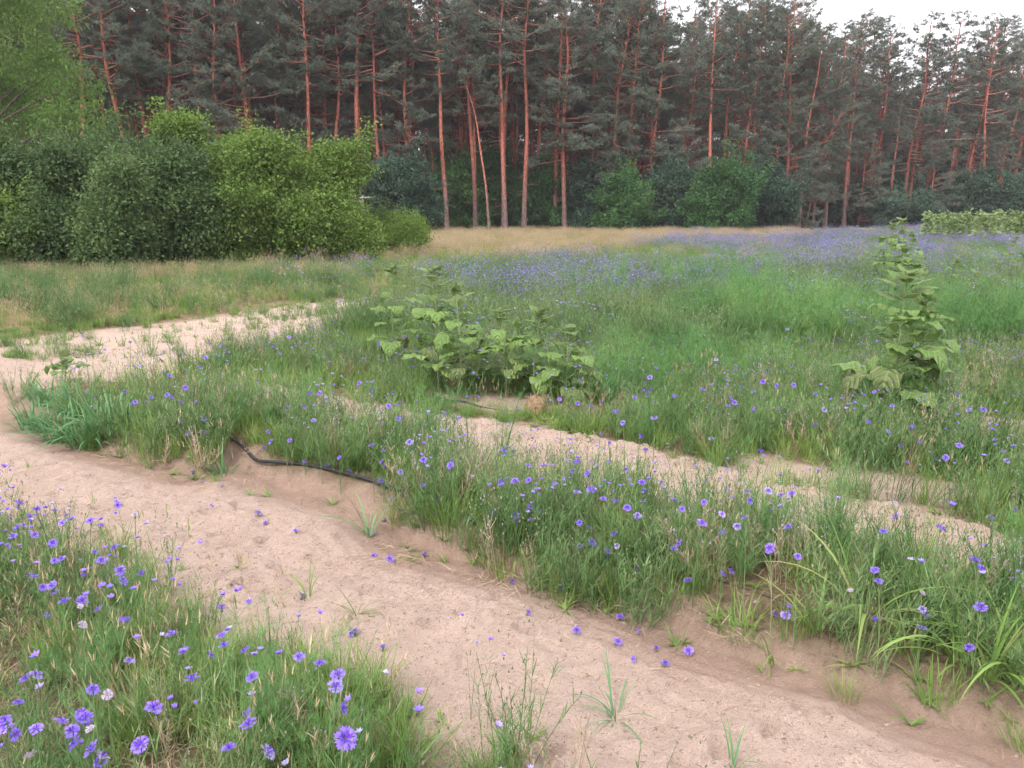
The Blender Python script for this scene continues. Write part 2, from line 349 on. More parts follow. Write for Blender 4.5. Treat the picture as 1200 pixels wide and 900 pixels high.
def plain(name, c, rough=0.6, bump=0.0, sc=30, var=0.25):
    m, t, out = nodes(name); L = t.links.new
    tc = N_(t, 'ShaderNodeTexCoord'); no = N_(t, 'ShaderNodeTexNoise'); no.inputs['Scale'].default_value = sc; no.inputs['Detail'].default_value = 5
    L(tc.outputs['Object'], no.inputs['Vector'])
    r = N_(t, 'ShaderNodeValToRGB'); r.color_ramp.elements[0].color = tuple(q * (1 - var) for q in c) + (1,); r.color_ramp.elements[1].color = tuple(min(1, q * (1 + var)) for q in c) + (1,)
    r.color_ramp.elements[0].position = 0.3; r.color_ramp.elements[1].position = 0.7
    L(no.outputs['Fac'], r.inputs[0]); p = N_(t, 'ShaderNodeBsdfPrincipled'); p.inputs['Roughness'].default_value = rough
    L(r.outputs['Color'], p.inputs['Base Color'])
    if bump:
        bu = N_(t, 'ShaderNodeBump'); bu.inputs['Strength'].default_value = bump; bu.inputs['Distance'].default_value = 0.01; L(no.outputs['Fac'], bu.inputs['Height']); L(bu.outputs[0], p.inputs['Normal'])
    L(p.outputs[0], out.inputs['Surface']); return m
M['hose'] = plain('black_hose', (0.02, 0.02, 0.022), 0.5, 0.2)
M['clod'] = plain('sand_clod', (0.47, 0.35, 0.28), 0.95, 0.6, 60)
M['clod_dark'] = plain('dark_clod', (0.36, 0.26, 0.2), 0.95, 0.6, 60)  # darker clod colour, also standing in for shade in the sand's dimples
M['rootball'] = plain('dry_root_ball', (0.26, 0.17, 0.1), 0.95, 1.0, 45, 0.45)
M['post'] = plain('grey_timber', (0.3, 0.26, 0.23), 0.8, 0.3, 12)

# ------------------------------------------------------------------ ground
def graded(a, b, step, far_a, far_b, g):
    c = list(np.arange(a, b, step)); s = step
    while c[-1] < far_b: s *= g; c.append(c[-1] + s)
    s = step; f = [a]
    while f[-1] > far_a: s *= g; f.append(f[-1] - s)
    return np.array(f[:0:-1] + c)
gx = graded(-3.0, 3.4, 0.021, -600, 600, 1.07); gy = graded(1.7, 5.8, 0.021, -300, 900, 1.05)
X, Y = np.meshgrid(gx, gy)
xf, yf = X.ravel(), Y.ravel()
Z = height(xf, yf)
sd = sand_sd(xf, yf)
wob = 0.12 * fbm(xf * 1.7, yf * 1.7, 81, 4) + 0.05 * fbm(xf * 9, yf * 9, 85, 3)
sandy = 1 - sstep(-0.06, 0.16, sd + wob * np.clip(yf / 5, 0.4, 3))
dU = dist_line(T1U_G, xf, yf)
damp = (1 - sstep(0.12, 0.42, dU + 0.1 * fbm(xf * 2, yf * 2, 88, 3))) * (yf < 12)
forest = sstep(44, 52, yf)
nx_, ny_ = len(gx), len(gy)
i, j = np.meshgrid(np.arange(ny_ - 1), np.arange(nx_ - 1), indexing='ij')
F = np.stack([i * nx_ + j, i * nx_ + j + 1, (i + 1) * nx_ + j + 1, (i + 1) * nx_ + j], -1).reshape(-1, 4)

def ground_mat():
    m, t, out = nodes('sandy_ground'); L = t.links.new
    at_ = N_(t, 'ShaderNodeAttribute', attribute_name='cover'); sp = N_(t, 'ShaderNodeSeparateColor'); L(at_.outputs['Color'], sp.inputs[0])
    tc = N_(t, 'ShaderNodeTexCoord')
    def nz(sc, det=5, rough=0.6):
        n = N_(t, 'ShaderNodeTexNoise'); n.inputs['Scale'].default_value = sc; n.inputs['Detail'].default_value = det; n.inputs['Roughness'].default_value = rough; L(tc.outputs['Object'], n.inputs['Vector']); return n.outputs['Fac']
    def ramp(f, a, b, p0=0.3, p1=0.7):
        r = N_(t, 'ShaderNodeValToRGB'); e = r.color_ramp.elements; e[0].position = p0; e[1].position = p1; e[0].color = (*a, 1); e[1].color = (*b, 1); L(f, r.inputs[0]); return r.outputs['Color']
    def mix(f, a, b, bt='MIX'):
        x = N_(t, 'ShaderNodeMix', data_type='RGBA', blend_type=bt)
        if isinstance(f, float): x.inputs['Factor'].default_value = f
        else: L(f, x.inputs['Factor'])
        L(a, x.inputs['A']); L(b, x.inputs['B']); return x.outputs['Result']
    big, mid, grain, sp_ = nz(1.3), nz(9), nz(180, 3), nz(45, 6, 0.75)
    sand = ramp(big, (0.6, 0.46, 0.38), (0.66, 0.515, 0.43))
    sand = mix(0.75, sand, ramp(mid, (0.84, 0.83, 0.82), (1.06, 1.06, 1.06)), 'MULTIPLY')
    sand = mix(0.7, sand, ramp(grain, (0.8, 0.78, 0.77), (1.14, 1.14, 1.15), 0.35, 0.65), 'MULTIPLY')
    sand = mix(0.8, sand, ramp(sp_, (0.42, 0.37, 0.34), (1, 1, 1), 0.34, 0.43), 'MULTIPLY')      # litter crumbs, also the shade of small dimples painted into the colour
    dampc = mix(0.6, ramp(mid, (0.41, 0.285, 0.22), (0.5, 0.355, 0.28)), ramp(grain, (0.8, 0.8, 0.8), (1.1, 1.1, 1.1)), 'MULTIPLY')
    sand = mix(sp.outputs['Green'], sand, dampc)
    soil = mix(0.7, ramp(mid, (0.17, 0.125, 0.075), (0.34, 0.26, 0.17)), ramp(sp_, (0.5, 0.45, 0.4), (1.15, 1.15, 1.1), 0.35, 0.6), 'MULTIPLY')
    col = mix(sp.outputs['Red'], soil, sand)
    floor = ramp(nz(3), (0.05, 0.038, 0.028), (0.1, 0.075, 0.05))
    col = mix(sp.outputs['Blue'], col, floor)
    p = N_(t, 'ShaderNodeBsdfPrincipled'); p.inputs['Roughness'].default_value = 0.95; p.inputs['Specular IOR Level'].default_value = 0.12; L(col, p.inputs['Base Color'])
    b1 = N_(t, 'ShaderNodeBump'); b1.inputs['Strength'].default_value = 0.8; b1.inputs['Distance'].default_value = 0.02; L(sp_, b1.inputs['Height'])
    b0 = N_(t, 'ShaderNodeBump'); b0.inputs['Strength'].default_value = 0.65; b0.inputs['Distance'].default_value = 0.035; L(nz(22, 8, 0.7), b0.inputs['Height']); L(b0.outputs[0], b1.inputs['Normal'])
    b2 = N_(t, 'ShaderNodeBump'); b2.inputs['Strength'].default_value = 0.7; b2.inputs['Distance'].default_value = 0.006; L(grain, b2.inputs['Height']); L(b1.outputs[0], b2.inputs['Normal']); L(b2.outputs[0], p.inputs['Normal'])
    L(p.outputs[0], out.inputs['Surface']); return m
gm = MB(); gm.add(np.stack([xf, yf, Z], 1), F)
g_me = gm.mesh('ground', ground_mat(), smooth=True)
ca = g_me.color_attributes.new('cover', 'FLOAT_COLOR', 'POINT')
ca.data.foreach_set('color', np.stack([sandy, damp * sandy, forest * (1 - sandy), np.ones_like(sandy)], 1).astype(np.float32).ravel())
tag(ob('ground', g_me), 'sandy field ground with worn tracks and planted beds', None, None, 'structure')

# ------------------------------------------------------------------ scatter of uncountable ground cover
def scatter(name, protos, x, y, rot, scl, idx, label, sink=0.0, lean=None):
    """one stuff object: plants of the given meshes standing on the ground at x, y"""
    n = len(x)
    if n == 0: return
    z = height(x, y) - sink
    me = bpy.data.meshes.new(name); me.vertices.add(n); me.vertices.foreach_set('co', np.stack([x, y, z], 1).astype(np.float32).ravel())
    a = me.attributes.new('turn', 'FLOAT_VECTOR', 'POINT')
    le = np.zeros((n, 2)) if lean is None else lean
    a.data.foreach_set('vector', np.stack([le[:, 0], le[:, 1], rot], 1).astype(np.float32).ravel())
    b = me.attributes.new('size', 'FLOAT', 'POINT'); b.data.foreach_set('value', scl.astype(np.float32))
    c = me.attributes.new('pick', 'INT', 'POINT'); c.data.foreach_set('value', idx.astype(np.int32))
    pc = bpy.data.collections.new(name + '_plants')
    for k, p in enumerate(protos):
        o = bpy.data.objects.new('%s_plant.%03d' % (name, k), p); o['kind'] = 'stuff'; pc.objects.link(o)
    ng = bpy.data.node_groups.new(name + '_scatter', 'GeometryNodeTree')
    ng.interface.new_socket('Geometry', in_out='INPUT', socket_type='NodeSocketGeometry'); ng.interface.new_socket('Geometry', in_out='OUTPUT', socket_type='NodeSocketGeometry')
    L = ng.links.new; gi = ng.nodes.new('NodeGroupInput'); go = ng.nodes.new('NodeGroupOutput')
    ci = ng.nodes.new('GeometryNodeCollectionInfo'); ci.inputs['Collection'].default_value = pc; ci.inputs['Separate Children'].default_value = True; ci.inputs['Reset Children'].default_value = True
    ip = ng.nodes.new('GeometryNodeInstanceOnPoints'); ip.inputs['Pick Instance'].default_value = True
    def na(nm, ty):
        q = ng.nodes.new('GeometryNodeInputNamedAttribute'); q.data_type = ty; q.inputs['Name'].default_value = nm; return q.outputs['Attribute']
    L(gi.outputs[0], ip.inputs['Points']); L(ci.outputs[0], ip.inputs['Instance']); L(na('pick', 'INT'), ip.inputs['Instance Index'])
    L(na('turn', 'FLOAT_VECTOR'), ip.inputs['Rotation']); L(na('size', 'FLOAT'), ip.inputs['Scale']); L(ip.outputs[0], go.inputs[0])
    o = ob(name, me); md = o.modifiers.new('scatter', 'NODES'); md.node_group = ng
    tag(o, label, None, None, 'stuff'); return o

U = R.uniform
# ---- meshes of the small plants
def fine_grass(n, h0, h1, w, mat, spread=0.05, lean=0.9, seed_heads=0):
    b = MB(); r = np.sqrt(U(0, 1, n)) * spread; a = U(0, 2 * PI, n)
    base = np.stack([r * np.cos(a), r * np.sin(a), np.full(n, -0.01)], 1)
    b.blades(base, a + R.normal(0, 0.7, n), U(h0, h1, n), w * U(0.7, 1.3, n), U(0.02, 0.35, n), U(0.3, lean + 0.5, n), 3)
    if seed_heads:
        k = seed_heads; a = U(0, 2 * PI, k); tips = b.blades(base[:k], a, U(h1 * 0.9, h1 * 1.3, k), 0.0025, U(0, .15, k), U(.1, .6, k), 3)
        for q in range(4): b.blades(tips - np.array([0, 0, 0.015 * q]), U(0, 2 * PI, k), 0.03, 0.005, U(0.1, 0.6, k), 0.5, 2)
    return b.mesh('grass', mat)
def cornflower_bush(n, h, mats, buds=5, dry=0.0):
    """many thin branching grey-green stems with narrow leaves and pale buds"""
    b = MB(); a = U(0, 2 * PI, n); r = np.sqrt(U(0, 1, n)) * 0.08
    base = np.stack([r * np.cos(a), r * np.sin(a), np.full(n, -0.01)], 1)
    for k in range(n):
        L = h * U(0.6, 1.15); az = a[k] + R.normal(0, .5); th0 = U(0.03, 0.35); th1 = th0 + U(0.0, 0.5); seg = 7; P = base[k].copy(); path = [P.copy()]
        for s in range(seg):
            th = th0 + (th1 - th0) * s / seg; P = P + L / seg * np.array([np.cos(az) * np.sin(th), np.sin(az) * np.sin(th), np.cos(th)]); path.append(P.copy())
        path = np.array(path); b.tube(path, np.linspace(0.0018, 0.001, seg + 1), 3, 0, False)
        nl = 12; t = U(0.05, 0.95, nl); ii = np.minimum((t * seg).astype(int), seg - 1); fr = (t * seg - ii)[:, None]
        lb = path[ii] * (1 - fr) + path[ii + 1] * fr
        b.blades(lb, U(0, 2 * PI, nl), U(0.05, 0.12, nl) * (1.1 - 0.6 * t), U(0.003, 0.0055, nl), U(0.3, 0.9, nl), U(0.7, 1.7, nl), 2, 0)
        for q in range(2):                                      # side branches
            s = R.integers(3, seg); tip = b.blades(path[s][None], U(0, 2 * PI), U(0.08, 0.16) * h / 0.35, 0.002, U(0.4, 0.8), U(0.1, 0.4), 2, 0)
            if U() < buds / 10: b.leaves(tip, np.array([[0.1, 0, 1.0]]), 0.013, 0.5, 0.3, 1); b.leaves(tip, np.array([[0, 0.1, 1.0]]), 0.013, 0.5, -0.3, 1)
        if U() < buds / 10: b.leaves(path[-1:], np.array([[0.1, 0, 1.0]]), 0.015, 0.55, 0.3, 1); b.leaves(path[-1:], np.array([[0, .1, 1.0]]), 0.015, 0.55, -0.3, 1)
    return b.mesh('cornflower_stems', mats)
def dill(h, mat, n=5):
    b = MB()
    for k in range(n):
        az = U(0, 2 * PI); th = U(0.02, 0.3); L = h * U(0.7, 1.1); P0 = np.array([U(-.03, .03), U(-.03, .03), -.01])
        D = np.array([np.cos(az) * np.sin(th), np.sin(az) * np.sin(th), np.cos(th)]); b.tube(np.array([P0, P0 + D * L * .5, P0 + D * L]), [0.0035, 0.0025, 0.001], 3, 0, False)
        for q in range(9):
            t = U(0.12, 1.0); B = P0 + D * L * t; a2 = U(0, 2 * PI); l2 = U(0.1, 0.2) * (1.2 - 0.5 * t) * h / 0.5; el = U(0.4, 1.1)
            d2 = np.array([np.cos(a2) * np.cos(el), np.sin(a2) * np.cos(el), np.sin(el)])
            b.blades(B[None], a2, l2, 0.0025, PI / 2 - el, PI / 2 - el + .25, 2)
            m_ = 16; tt = U(0.2, 1, m_); C = B + d2 * (l2 * tt)[:, None]
            b.blades(C, U(0, 2 * PI, m_), U(0.03, 0.065, m_), 0.0022, U(0.2, 1.3, m_), U(0.4, 1.5, m_), 1)
    return b.mesh('dill', mat)
def floret_ring(b, C, up, n, r, m, teeth=True, flare=0.6):
    """a ring of trumpet-shaped florets round the axis up"""
    up = up / np.linalg.norm(up); x = np.cross(up, [0.3, 0.8, 0.2]); x /= np.linalg.norm(x); y = np.cross(up, x)
    for k in range(n):
        a = 2 * PI * k / n + U(-.15, .15); d = x * math.cos(a) + y * math.sin(a); s = -x * math.sin(a) + y * math.cos(a); L = r * U(0.85, 1.15); e = flare * U(0.7, 1.2)
        w = r * 0.34; q = C + d * 0.15 * r
        V = [q - s * w * .12, q + s * w * .12, q + d * L * .5 + up * L * e * .75 + s * w * .45, q + d * L * .5 + up * L * e * .75 - s * w * .45,
             q + d * L * .92 + up * L * e * .8 - s * w, q + d * L * .78 + up * L * e * .9 - s * w * .3, q + d * L * 1.05 + up * L * e * .85, q + d * L * .78 + up * L * e * .9 + s * w * .3, q + d * L * .92 + up * L * e * .8 + s * w]
        b.add(V, [[0, 1, 2], [0, 2, 3], [3, 4, 5], [3, 5, 7], [3, 7, 2], [5, 6, 7], [2, 7, 8]], m)
def simple_head(b, C, r, m, n=7):
    C = np.repeat(np.asarray(C, float)[None], n, 0); a = np.arange(n) * 2 * PI / n + U(0, 1)
    b.blades(C, a, r * U(.8, 1.2, n), r * 0.75, U(0.5, 1.0, n), U(0.9, 1.5, n), 2, m)
def far_flower(h, nf, mats, r=0.022, blue=.3):
    """a flowering cornflower plant as seen across the field: stems, narrow leaves, several heads"""
    b = MB()
    for k in range(nf):
        az = U(0, 2 * PI); L = h * U(.75, 1.15); tip = b.blades(np.array([[U(-.06, .06), U(-.06, .06), -.01]]), az, L, .004, U(0, .25), U(.1, .6), 4, 0)[0]
        m = 1 if U() < blue else (2 if U() < .93 else 3)
        simple_head(b, tip, r * U(.75, 1.1), m)
        nl = 8; t = U(.1, .9, nl); C = np.array([tip * 1.0] * nl) * t[:, None]
        b.blades(C, U(0, 2 * PI, nl), U(.05, .11, nl), .0045, U(.2, .9, nl), U(.6, 1.6, nl), 2, 0)
    return b.mesh('flowering_stems', mats)
def straw_tuft(n, h):
    b = MB(); a = U(0, 2 * PI, n); r = np.sqrt(U(0, 1, n)) * .09
    base = np.stack([r * np.cos(a), r * np.sin(a), np.full(n, -.01)], 1)
    L = h * U(.6, 1.15, n); tips = b.blades(base, a, L, .005, U(0, .2, n), U(.15, .7, n), 3)
    for q in range(3): b.blades(tips - np.array([0, 0, .02 * q]), U(0, 2 * PI, n), .06, .009, U(.05, .5, n), U(.2, .8, n), 2)
    b.blades(base, a + 1, L * .5, .006, U(.2, .7, n), U(.8, 1.7, n), 3)
    return b.mesh('dry_grass', M['straw'])
def litter(n):
    b = MB(); a = U(0, 2 * PI, n); base = np.stack([U(-.1, .1, n), U(-.1, .1, n), U(.002, .03, n)], 1)
    b.blades(base, a, U(.04, .13, n), U(.0012, .0026, n), U(1.1, 1.6, n), U(1.3, 1.9, n), 3, 0, U(-.6, .6, n)); return b.mesh('dead_stems', M['deadstem'])
def weed(n=10):
    b = MB(); a = U(0, 2 * PI, n); base = np.zeros((n, 3)); b.blades(base, a, U(.04, .12, n), U(.005, .012, n), U(.5, 1.2, n), U(1.1, 1.9, n), 3, 0); return b.mesh('weed', M['grass'])

CM = [M['cornleaf'], M['bud']]
P_grass = [fine_grass(60, .1, .26, .0045, M['grass'], .075) for _ in range(3)] + [fine_grass(52, .12, .3, .005, M['grass2'], .075) for _ in range(3)]
P_tall = [fine_grass(30, .2, .48, .005, M['grass'], .08, .8, 6) for _ in range(4)]
P_corn = [cornflower_bush(12, .34, CM) for _ in range(5)] + [cornflower_bush(9, .3, [M['deadstem'], M['white']], 8) for _ in range(1)]
P_dill = [dill(.5, M['dill']) for _ in range(4)]
FM = [M['cornleaf'], M['blue'], M['lilac'], M['white']]
P_flow = [far_flower(.42, 4, FM, .019, .82) for _ in range(6)]; F_flow = [far_flower(.42, 5, FM) for _ in range(6)]
P_straw = [straw_tuft(16, .55) for _ in range(4)]
P_lit = [litter(14) for _ in range(4)]
P_weed = [weed() for _ in range(3)]

def patch(protos, n, r, name):
    """several plants standing together in a patch of radius r, one mesh"""
    V = []; loops = []; tot = []; mi = []; nv = 0
    for k in range(n):
        me = protos[k % len(protos)]; c = np.empty(len(me.vertices) * 3, np.float32); me.vertices.foreach_get('co', c); c = c.reshape(-1, 3) * U(.75, 1.2)
        a = U(0, 2 * PI); ca, sa = math.cos(a), math.sin(a); q = r * math.sqrt(U()); b_ = U(0, 2 * PI)
        c = np.stack([c[:, 0] * ca - c[:, 1] * sa + q * math.cos(b_), c[:, 0] * sa + c[:, 1] * ca + q * math.sin(b_), c[:, 2]], 1)
        l = np.empty(len(me.loops), np.int32); me.loops.foreach_get('vertex_index', l); t = np.empty(len(me.polygons), np.int32); me.polygons.foreach_get('loop_total', t); m = np.empty(len(me.polygons), np.int32); me.polygons.foreach_get('material_index', m)
        V.append(c); loops.append(l + nv); tot.append(t); mi.append(m); nv += len(c)
    V = np.concatenate(V); loops = np.concatenate(loops); tot = np.concatenate(tot); mi = np.concatenate(mi)
    me = bpy.data.meshes.new(name); me.vertices.add(len(V)); me.vertices.foreach_set('co', V.astype(np.float32).ravel()); me.loops.add(len(loops)); me.loops.foreach_set('vertex_index', loops)
    me.polygons.add(len(tot)); st = np.zeros(len(tot), np.int32); st[1:] = np.cumsum(tot)[:-1]; me.polygons.foreach_set('loop_start', st); me.polygons.foreach_set('material_index', mi); me.update(calc_edges=True)
    for m in protos[0].materials: me.materials.append(m)
    return me
def patches(protos, n, r, k): return [patch([protos[q] for q in R.permutation(len(protos))], n, r, 'patch') for _ in range(k)]
def cand(dens, y0, y1, xk=0.86, x0=1.4):
    """random ground points, dens to the square metre, in the strip y0..y1 (wider than the view)"""
    n = int(dens * (y1 - y0) * (xk * (y0 + y1) + 2 * x0)); y = U(y0, y1, n * 2); wmax = xk * y1 + x0; x = U(-wmax, wmax, n * 2)
    k = np.abs(x) < xk * y + x0; return x[k][:n], y[k][:n]
def gz(u, v, cx, cy, sx, sy):
    return np.exp(-((u - cx) / sx) ** 2 - ((v - cy) / sy) ** 2)
def put(name, protos, parts, label, s0=.7, s1=1.25, sink=0.0, ln=.12):
    x = np.concatenate([p[0] for p in parts]); y = np.concatenate([p[1] for p in parts]); k = np.concatenate([p[2] for p in parts]); n = len(x)
    ids = np.concatenate([p[3] for p in parts])
    scatter(name, protos, x, y, U(0, 2 * PI, n), U(s0, s1, n) * k, ids, label, sink, R.normal(0, ln, (n, 2)))
def pick(x, y, prob, sc=1.0, ids=(0,), w=None):
    k = U(0, 1, len(x)) < prob; x, y = x[k], y[k]
    sc = sc[k] if isinstance(sc, np.ndarray) else np.full(len(x), sc)
    return x, y, sc, R.choice(ids, len(x), p=w)
HOSE_G = gpoly([(268, 524), (300, 546), (340, 562), (380, 572), (445, 590)])
def fields(x, y):
    """where a ground point lies: photo pixel, sand distance, patchiness"""
    u, v = pix(x, y); s = sand_sd(x, y) + 0.11 * fbm(x * 1.7, y * 1.7, 81, 4) * np.clip(y / 5, .6, 2.5)
    s = s - .3 * np.exp(-(dist_line(HOSE_G, x, y) / .1) ** 2)
    return u, v, s, sstep(-.07, .04, s), fbm(x * .9, y * .9, 121, 3), fbm(x * .25, y * .25, 131, 3)
def front(u, v):   # the bed in the near left corner
    return (v > 540) & (sdf(P_T1, *at(u, v)) > 0) & (u < 720) & (v > 560 + 0.45 * (u - 100))
lists = {k: [] for k in ('grass', 'tall', 'corn', 'dill', 'flow', 'straw', 'lit', 'weed')}
# near ground, up to about 8 m
x, y = cand(260, 1.45, 8.2); u, v, s, on, n1, n2 = fields(x, y); fr = front(u, v)
bare = sstep(-.45, 0, n1)
on = np.maximum(on, sstep(-.17, -.06, s) * ((u > 560) & (u < 1010) & (v > 600) & ~fr)); bright = gz(u, v, 390, 445, 130, 25) + .7 * gz(u, v, 780, 450, 140, 30) + gz(u, v, 560, 500, 220, 16) + gz(u, v, 330, 840, 140, 60)
p = on * np.where(fr, .22 + .3 * gz(u, v, 300, 760, 160, 90) + .4 * gz(u, v, 420, 890, 130, 50), .36 * bare) * np.where(fr & (u < 130) & (v > 690), .35, 1)
strip = np.clip(gz(u, v, 560, 500, 240, 18) + gz(u, v, 620, 478, 130, 16), 0, 1)
p = p * (1 - .85 * gz(u, v, 95, 500, 80, 28))
lists['grass'].append(pick(x, y, p * .7, np.where(fr, .62, .75) * (1 - .4 * strip), range(6), [.24, .24, .24, .1, .09, .09]))
lists['grass'].append(pick(x, y, on * bright * .45, .75 - .33 * strip, range(3, 6)))
x, y = cand(115, 1.45, 8.2); u, v, s, on, n1, n2 = fields(x, y); fr = front(u, v); inb = sstep(-.06, .06, s + .12 * ((u > 540) & (u < 1010) & (v > 600) & ~fr))
p = inb * np.where(fr, .34 + .3 * gz(u, v, 20, 680, 110, 60), .6 * sstep(-.45, .05, n1 + .35 * gz(u, v, 760, 620, 350, 90)))
p = p * (1 - .85 * np.clip(gz(u, v, 560, 500, 230, 16) + gz(u, v, 120, 500, 130, 40) + .8 * gz(u, v, 620, 478, 90, 14), 0, 1))
lists['corn'].append(pick(x, y, p, np.where(fr, .72, .88 + .25 * n1), range(6), [.18, .18, .18, .18, .18, .1]))
lists['dill'].append(pick(x, y, inb * np.where(fr, .9 * gz(u, v, 340, 850, 100, 90) + .6 * gz(u, v, 230, 740, 120, 70) + .3 * gz(u, v, 110, 820, 110, 90), .5 * gz(u, v, 920, 660, 60, 40) + .35 * gz(u, v, 1160, 690, 60, 60) + .5 * gz(u, v, 330, 495, 90, 25) + .4 * gz(u, v, 520, 545, 140, 25) + .35 * gz(u, v, 1000, 500, 160, 30) + .5 * gz(u, v, 790, 450, 130, 30)), np.where(fr, .5, .75), range(4)))
lists['flow'].append(pick(x, y, inb * np.where(fr, .07 + .3 * gz(u, v, 20, 660, 120, 60) + .12 * gz(u, v, 70, 860, 90, 60), .07 + .16 * gz(u, v, 760, 620, 300, 70) + .1 * gz(u, v, 220, 500, 60, 30)) * (v > 430), .78, range(6)))
lists['tall'].append(pick(x, y, inb * np.where(fr, .08, .1) * sstep(-.1, .2, n1), .8, range(4)))
x, y = cand(130, 1.45, 8.2); u, v, s, on, n1, n2 = fields(x, y); fr = front(u, v); edge = np.exp(-(s / .16) ** 2)
lists['lit'].append(pick(x, y, np.clip(edge * .8 * (.5 + n1) + on * np.where(fr, .5 + .5 * gz(u, v, 60, 800, 120, 130), .12) + (s < 0) * .07, 0, 1), 1.0, range(4)))
lists['weed'].append(pick(x, y, edge * .3 + (s < -.05) * .006 + .1 * on, .8, range(3)))
lists['straw'].append(pick(x, y, on * np.where(fr, .1 + .15 * gz(u, v, 60, 780, 120, 110), .02), .45, range(4)))
# middle distance: patches of several plants
mid_g = patches(P_grass[:3], 6, .3, 3) + patches(P_grass[3:], 6, .3, 2); mid_c = patches(P_corn[:5] + P_corn[:5] + P_corn[:5] + P_corn[5:], 5, .28, 4); mid_d = patches(P_dill, 4, .22, 3)
mid_f = patches(F_flow, 5, .3, 4); mid_t = patches(P_tall, 5, .3, 3); mid_s = patches(P_straw, 5, .3, 3)
i_g, i_c, i_d, i_f, i_t, i_s = [len(q) for q in (P_grass, P_corn, P_dill, P_flow, P_tall, P_straw)]
P_grass += mid_g; P_corn += mid_c; P_dill += mid_d; P_flow += mid_f; P_tall += mid_t; P_straw += mid_s
x, y = cand(22, 8.2, 20, 1.0, 2.5); u, v, s, on, n1, n2 = fields(x, y); on = sstep(.0, .3, s)
left = sstep(-40, 40, 470 - u + 2.2 * (350 - v))          # the grassy strip in front of the hedge
purple = np.clip(gz(u, v, 740, 345, 230, 24) + gz(u, v, 960, 320, 300, 22) + .5 * gz(u, v, 620, 370, 120, 20) + .5 * gz(u, v, 30, 425, 70, 14) + .35 * gz(u, v, 380, 390, 90, 18), 0, 1)
green = np.clip(gz(u, v, 800, 420, 140, 45) + gz(u, v, 1050, 400, 160, 40) + gz(u, v, 900, 360, 110, 18), 0, 1)
lists['grass'].append(pick(x, y, on * (.6 - .2 * left), (.85 - .3 * left) * (1 + .7 * n1), range(i_g, i_g + 5), [.31, .31, .3, .04, .04]))
lists['corn'].append(pick(x, y, on * (.5 * (1 - left) * (1 - .4 * green) * sstep(-.4, .2, -n1) + .08), 1.05 - .5 * n1, range(i_c, i_c + 4)))
lists['dill'].append(pick(x, y, on * .8 * green * (1 - left) * sstep(-.1, .25, n1), 1.0 + .5 * n1, range(i_d, i_d + 3)))
lists['flow'].append(pick(x, y, on * (.75 * purple * sstep(-.5, .1, n1) + .12 * (1 - left) * sstep(-.15, .25, -n1)), .9, range(i_f, i_f + 4)))
lists['tall'].append(pick(x, y, on * (.12 + .3 * left) * sstep(-.3, .1, n1 + .2), .8 - .35 * left, range(i_t, i_t + 3)))
lists['straw'].append(pick(x, y, on * (left * (.22 + .5 * sstep(345, 318, v)) + .004) * sstep(-.4, .1, n2 + n1 * .5 + .1), .42, range(i_s, i_s + 3)))
x, y = cand(60, 8.2, 20); u, v, s, on, n1, n2 = fields(x, y)
lists['weed'].append(pick(x, y, .1 + .15 * (s < 0) * (n1 > .1), 1.2, range(3)))
lists['lit'].append(pick(x, y, np.exp(-(s / .3) ** 2) * .5, 1.2, range(4)))
lists['grass'].append(pick(x, y, (s < .3) * (s > -.6) * .25 * sstep(-.1, .25, n1) + .03 * (s <= 0), .7, range(3)))
lists['corn'].append(pick(x, y, (s < .3) * .08 * sstep(0, .3, n1), .8, range(5)))
ridge = gpoly([(-200, 452), (0, 428), (130, 404), (240, 390), (340, 374), (440, 362)]); rd = np.exp(-(dist_line(ridge, x, y) / .22) ** 2) * sstep(-.45, .15, n1)
lists['grass'].append(pick(x, y, rd * .6, .6, range(3))); lists['corn'].append(pick(x, y, rd * .35, .6, range(5))); lists['flow'].append(pick(x, y, rd * .12, .6, range(6)))
# far field: wider patches
far_g = patches(P_grass[:3], 12, .65, 3); far_t = patches(P_tall[:4], 12, .65, 3); far_f = patches(F_flow, 12, .6, 4); far_s = patches(P_straw[:4], 12, .65, 4)
j_g, j_t, j_f, j_s = len(P_grass), len(P_tall), len(P_flow), len(P_straw); P_grass += far_g; P_tall += far_t; P_flow += far_f; P_straw += far_s
x, y = cand(6.0, 20, 62, 1.15, 3); u, v, s, on, n1, n2 = fields(x, y)
left = sstep(-60, 60, 640 - u + 5 * (310 - v)); dryb = np.clip(left * sstep(318, 296, v) + sstep(287, 279, v) * (u < 950) + gz(u, v, 640, 283, 150, 9), 0, 1)
purple = np.clip(sstep(298, 325, v) * .8 + gz(u, v, 960, 298, 280, 18) + gz(u, v, 1120, 290, 220, 20) + gz(u, v, 720, 318, 160, 14), 0, 1) * (1 - left)
lists['grass'].append(pick(x, y, on * .8, .8, range(j_g, j_g + 3)))
lists['tall'].append(pick(x, y, on * (.5 - .3 * dryb), .5, range(j_t, j_t + 3)))
lists['flow'].append(pick(x, y, on * .9 * purple * sstep(-.35, .2, n1 * .6 + n2), .85, range(j_f, j_f + 4)))
lists['straw'].append(pick(x, y, on * (.75 * dryb + .06) * sstep(-.6, .1, n1), .5, range(j_s, j_s + 4)))
put('short_grass', P_grass, lists['grass'], 'short green grass growing over the beds and field')
put('meadow_grass', P_tall, lists['tall'], 'taller seeding grass across the field', .7, 1.2)
put('cornflower_greenery', P_corn, lists['corn'], 'thin grey green cornflower stems and leaves filling the beds', .75, 1.2)
put('dill_foliage', P_dill, lists['dill'], 'feathery bright green foliage among the cornflowers', .7, 1.2)
put('flowering_cornflowers', P_flow, lists['flow'], 'blue purple haze of distant cornflowers across the field', .7, 1.15)
put('dry_grass', P_straw, lists['straw'], 'straw coloured dry grass before the hedge and pines', .7, 1.25)
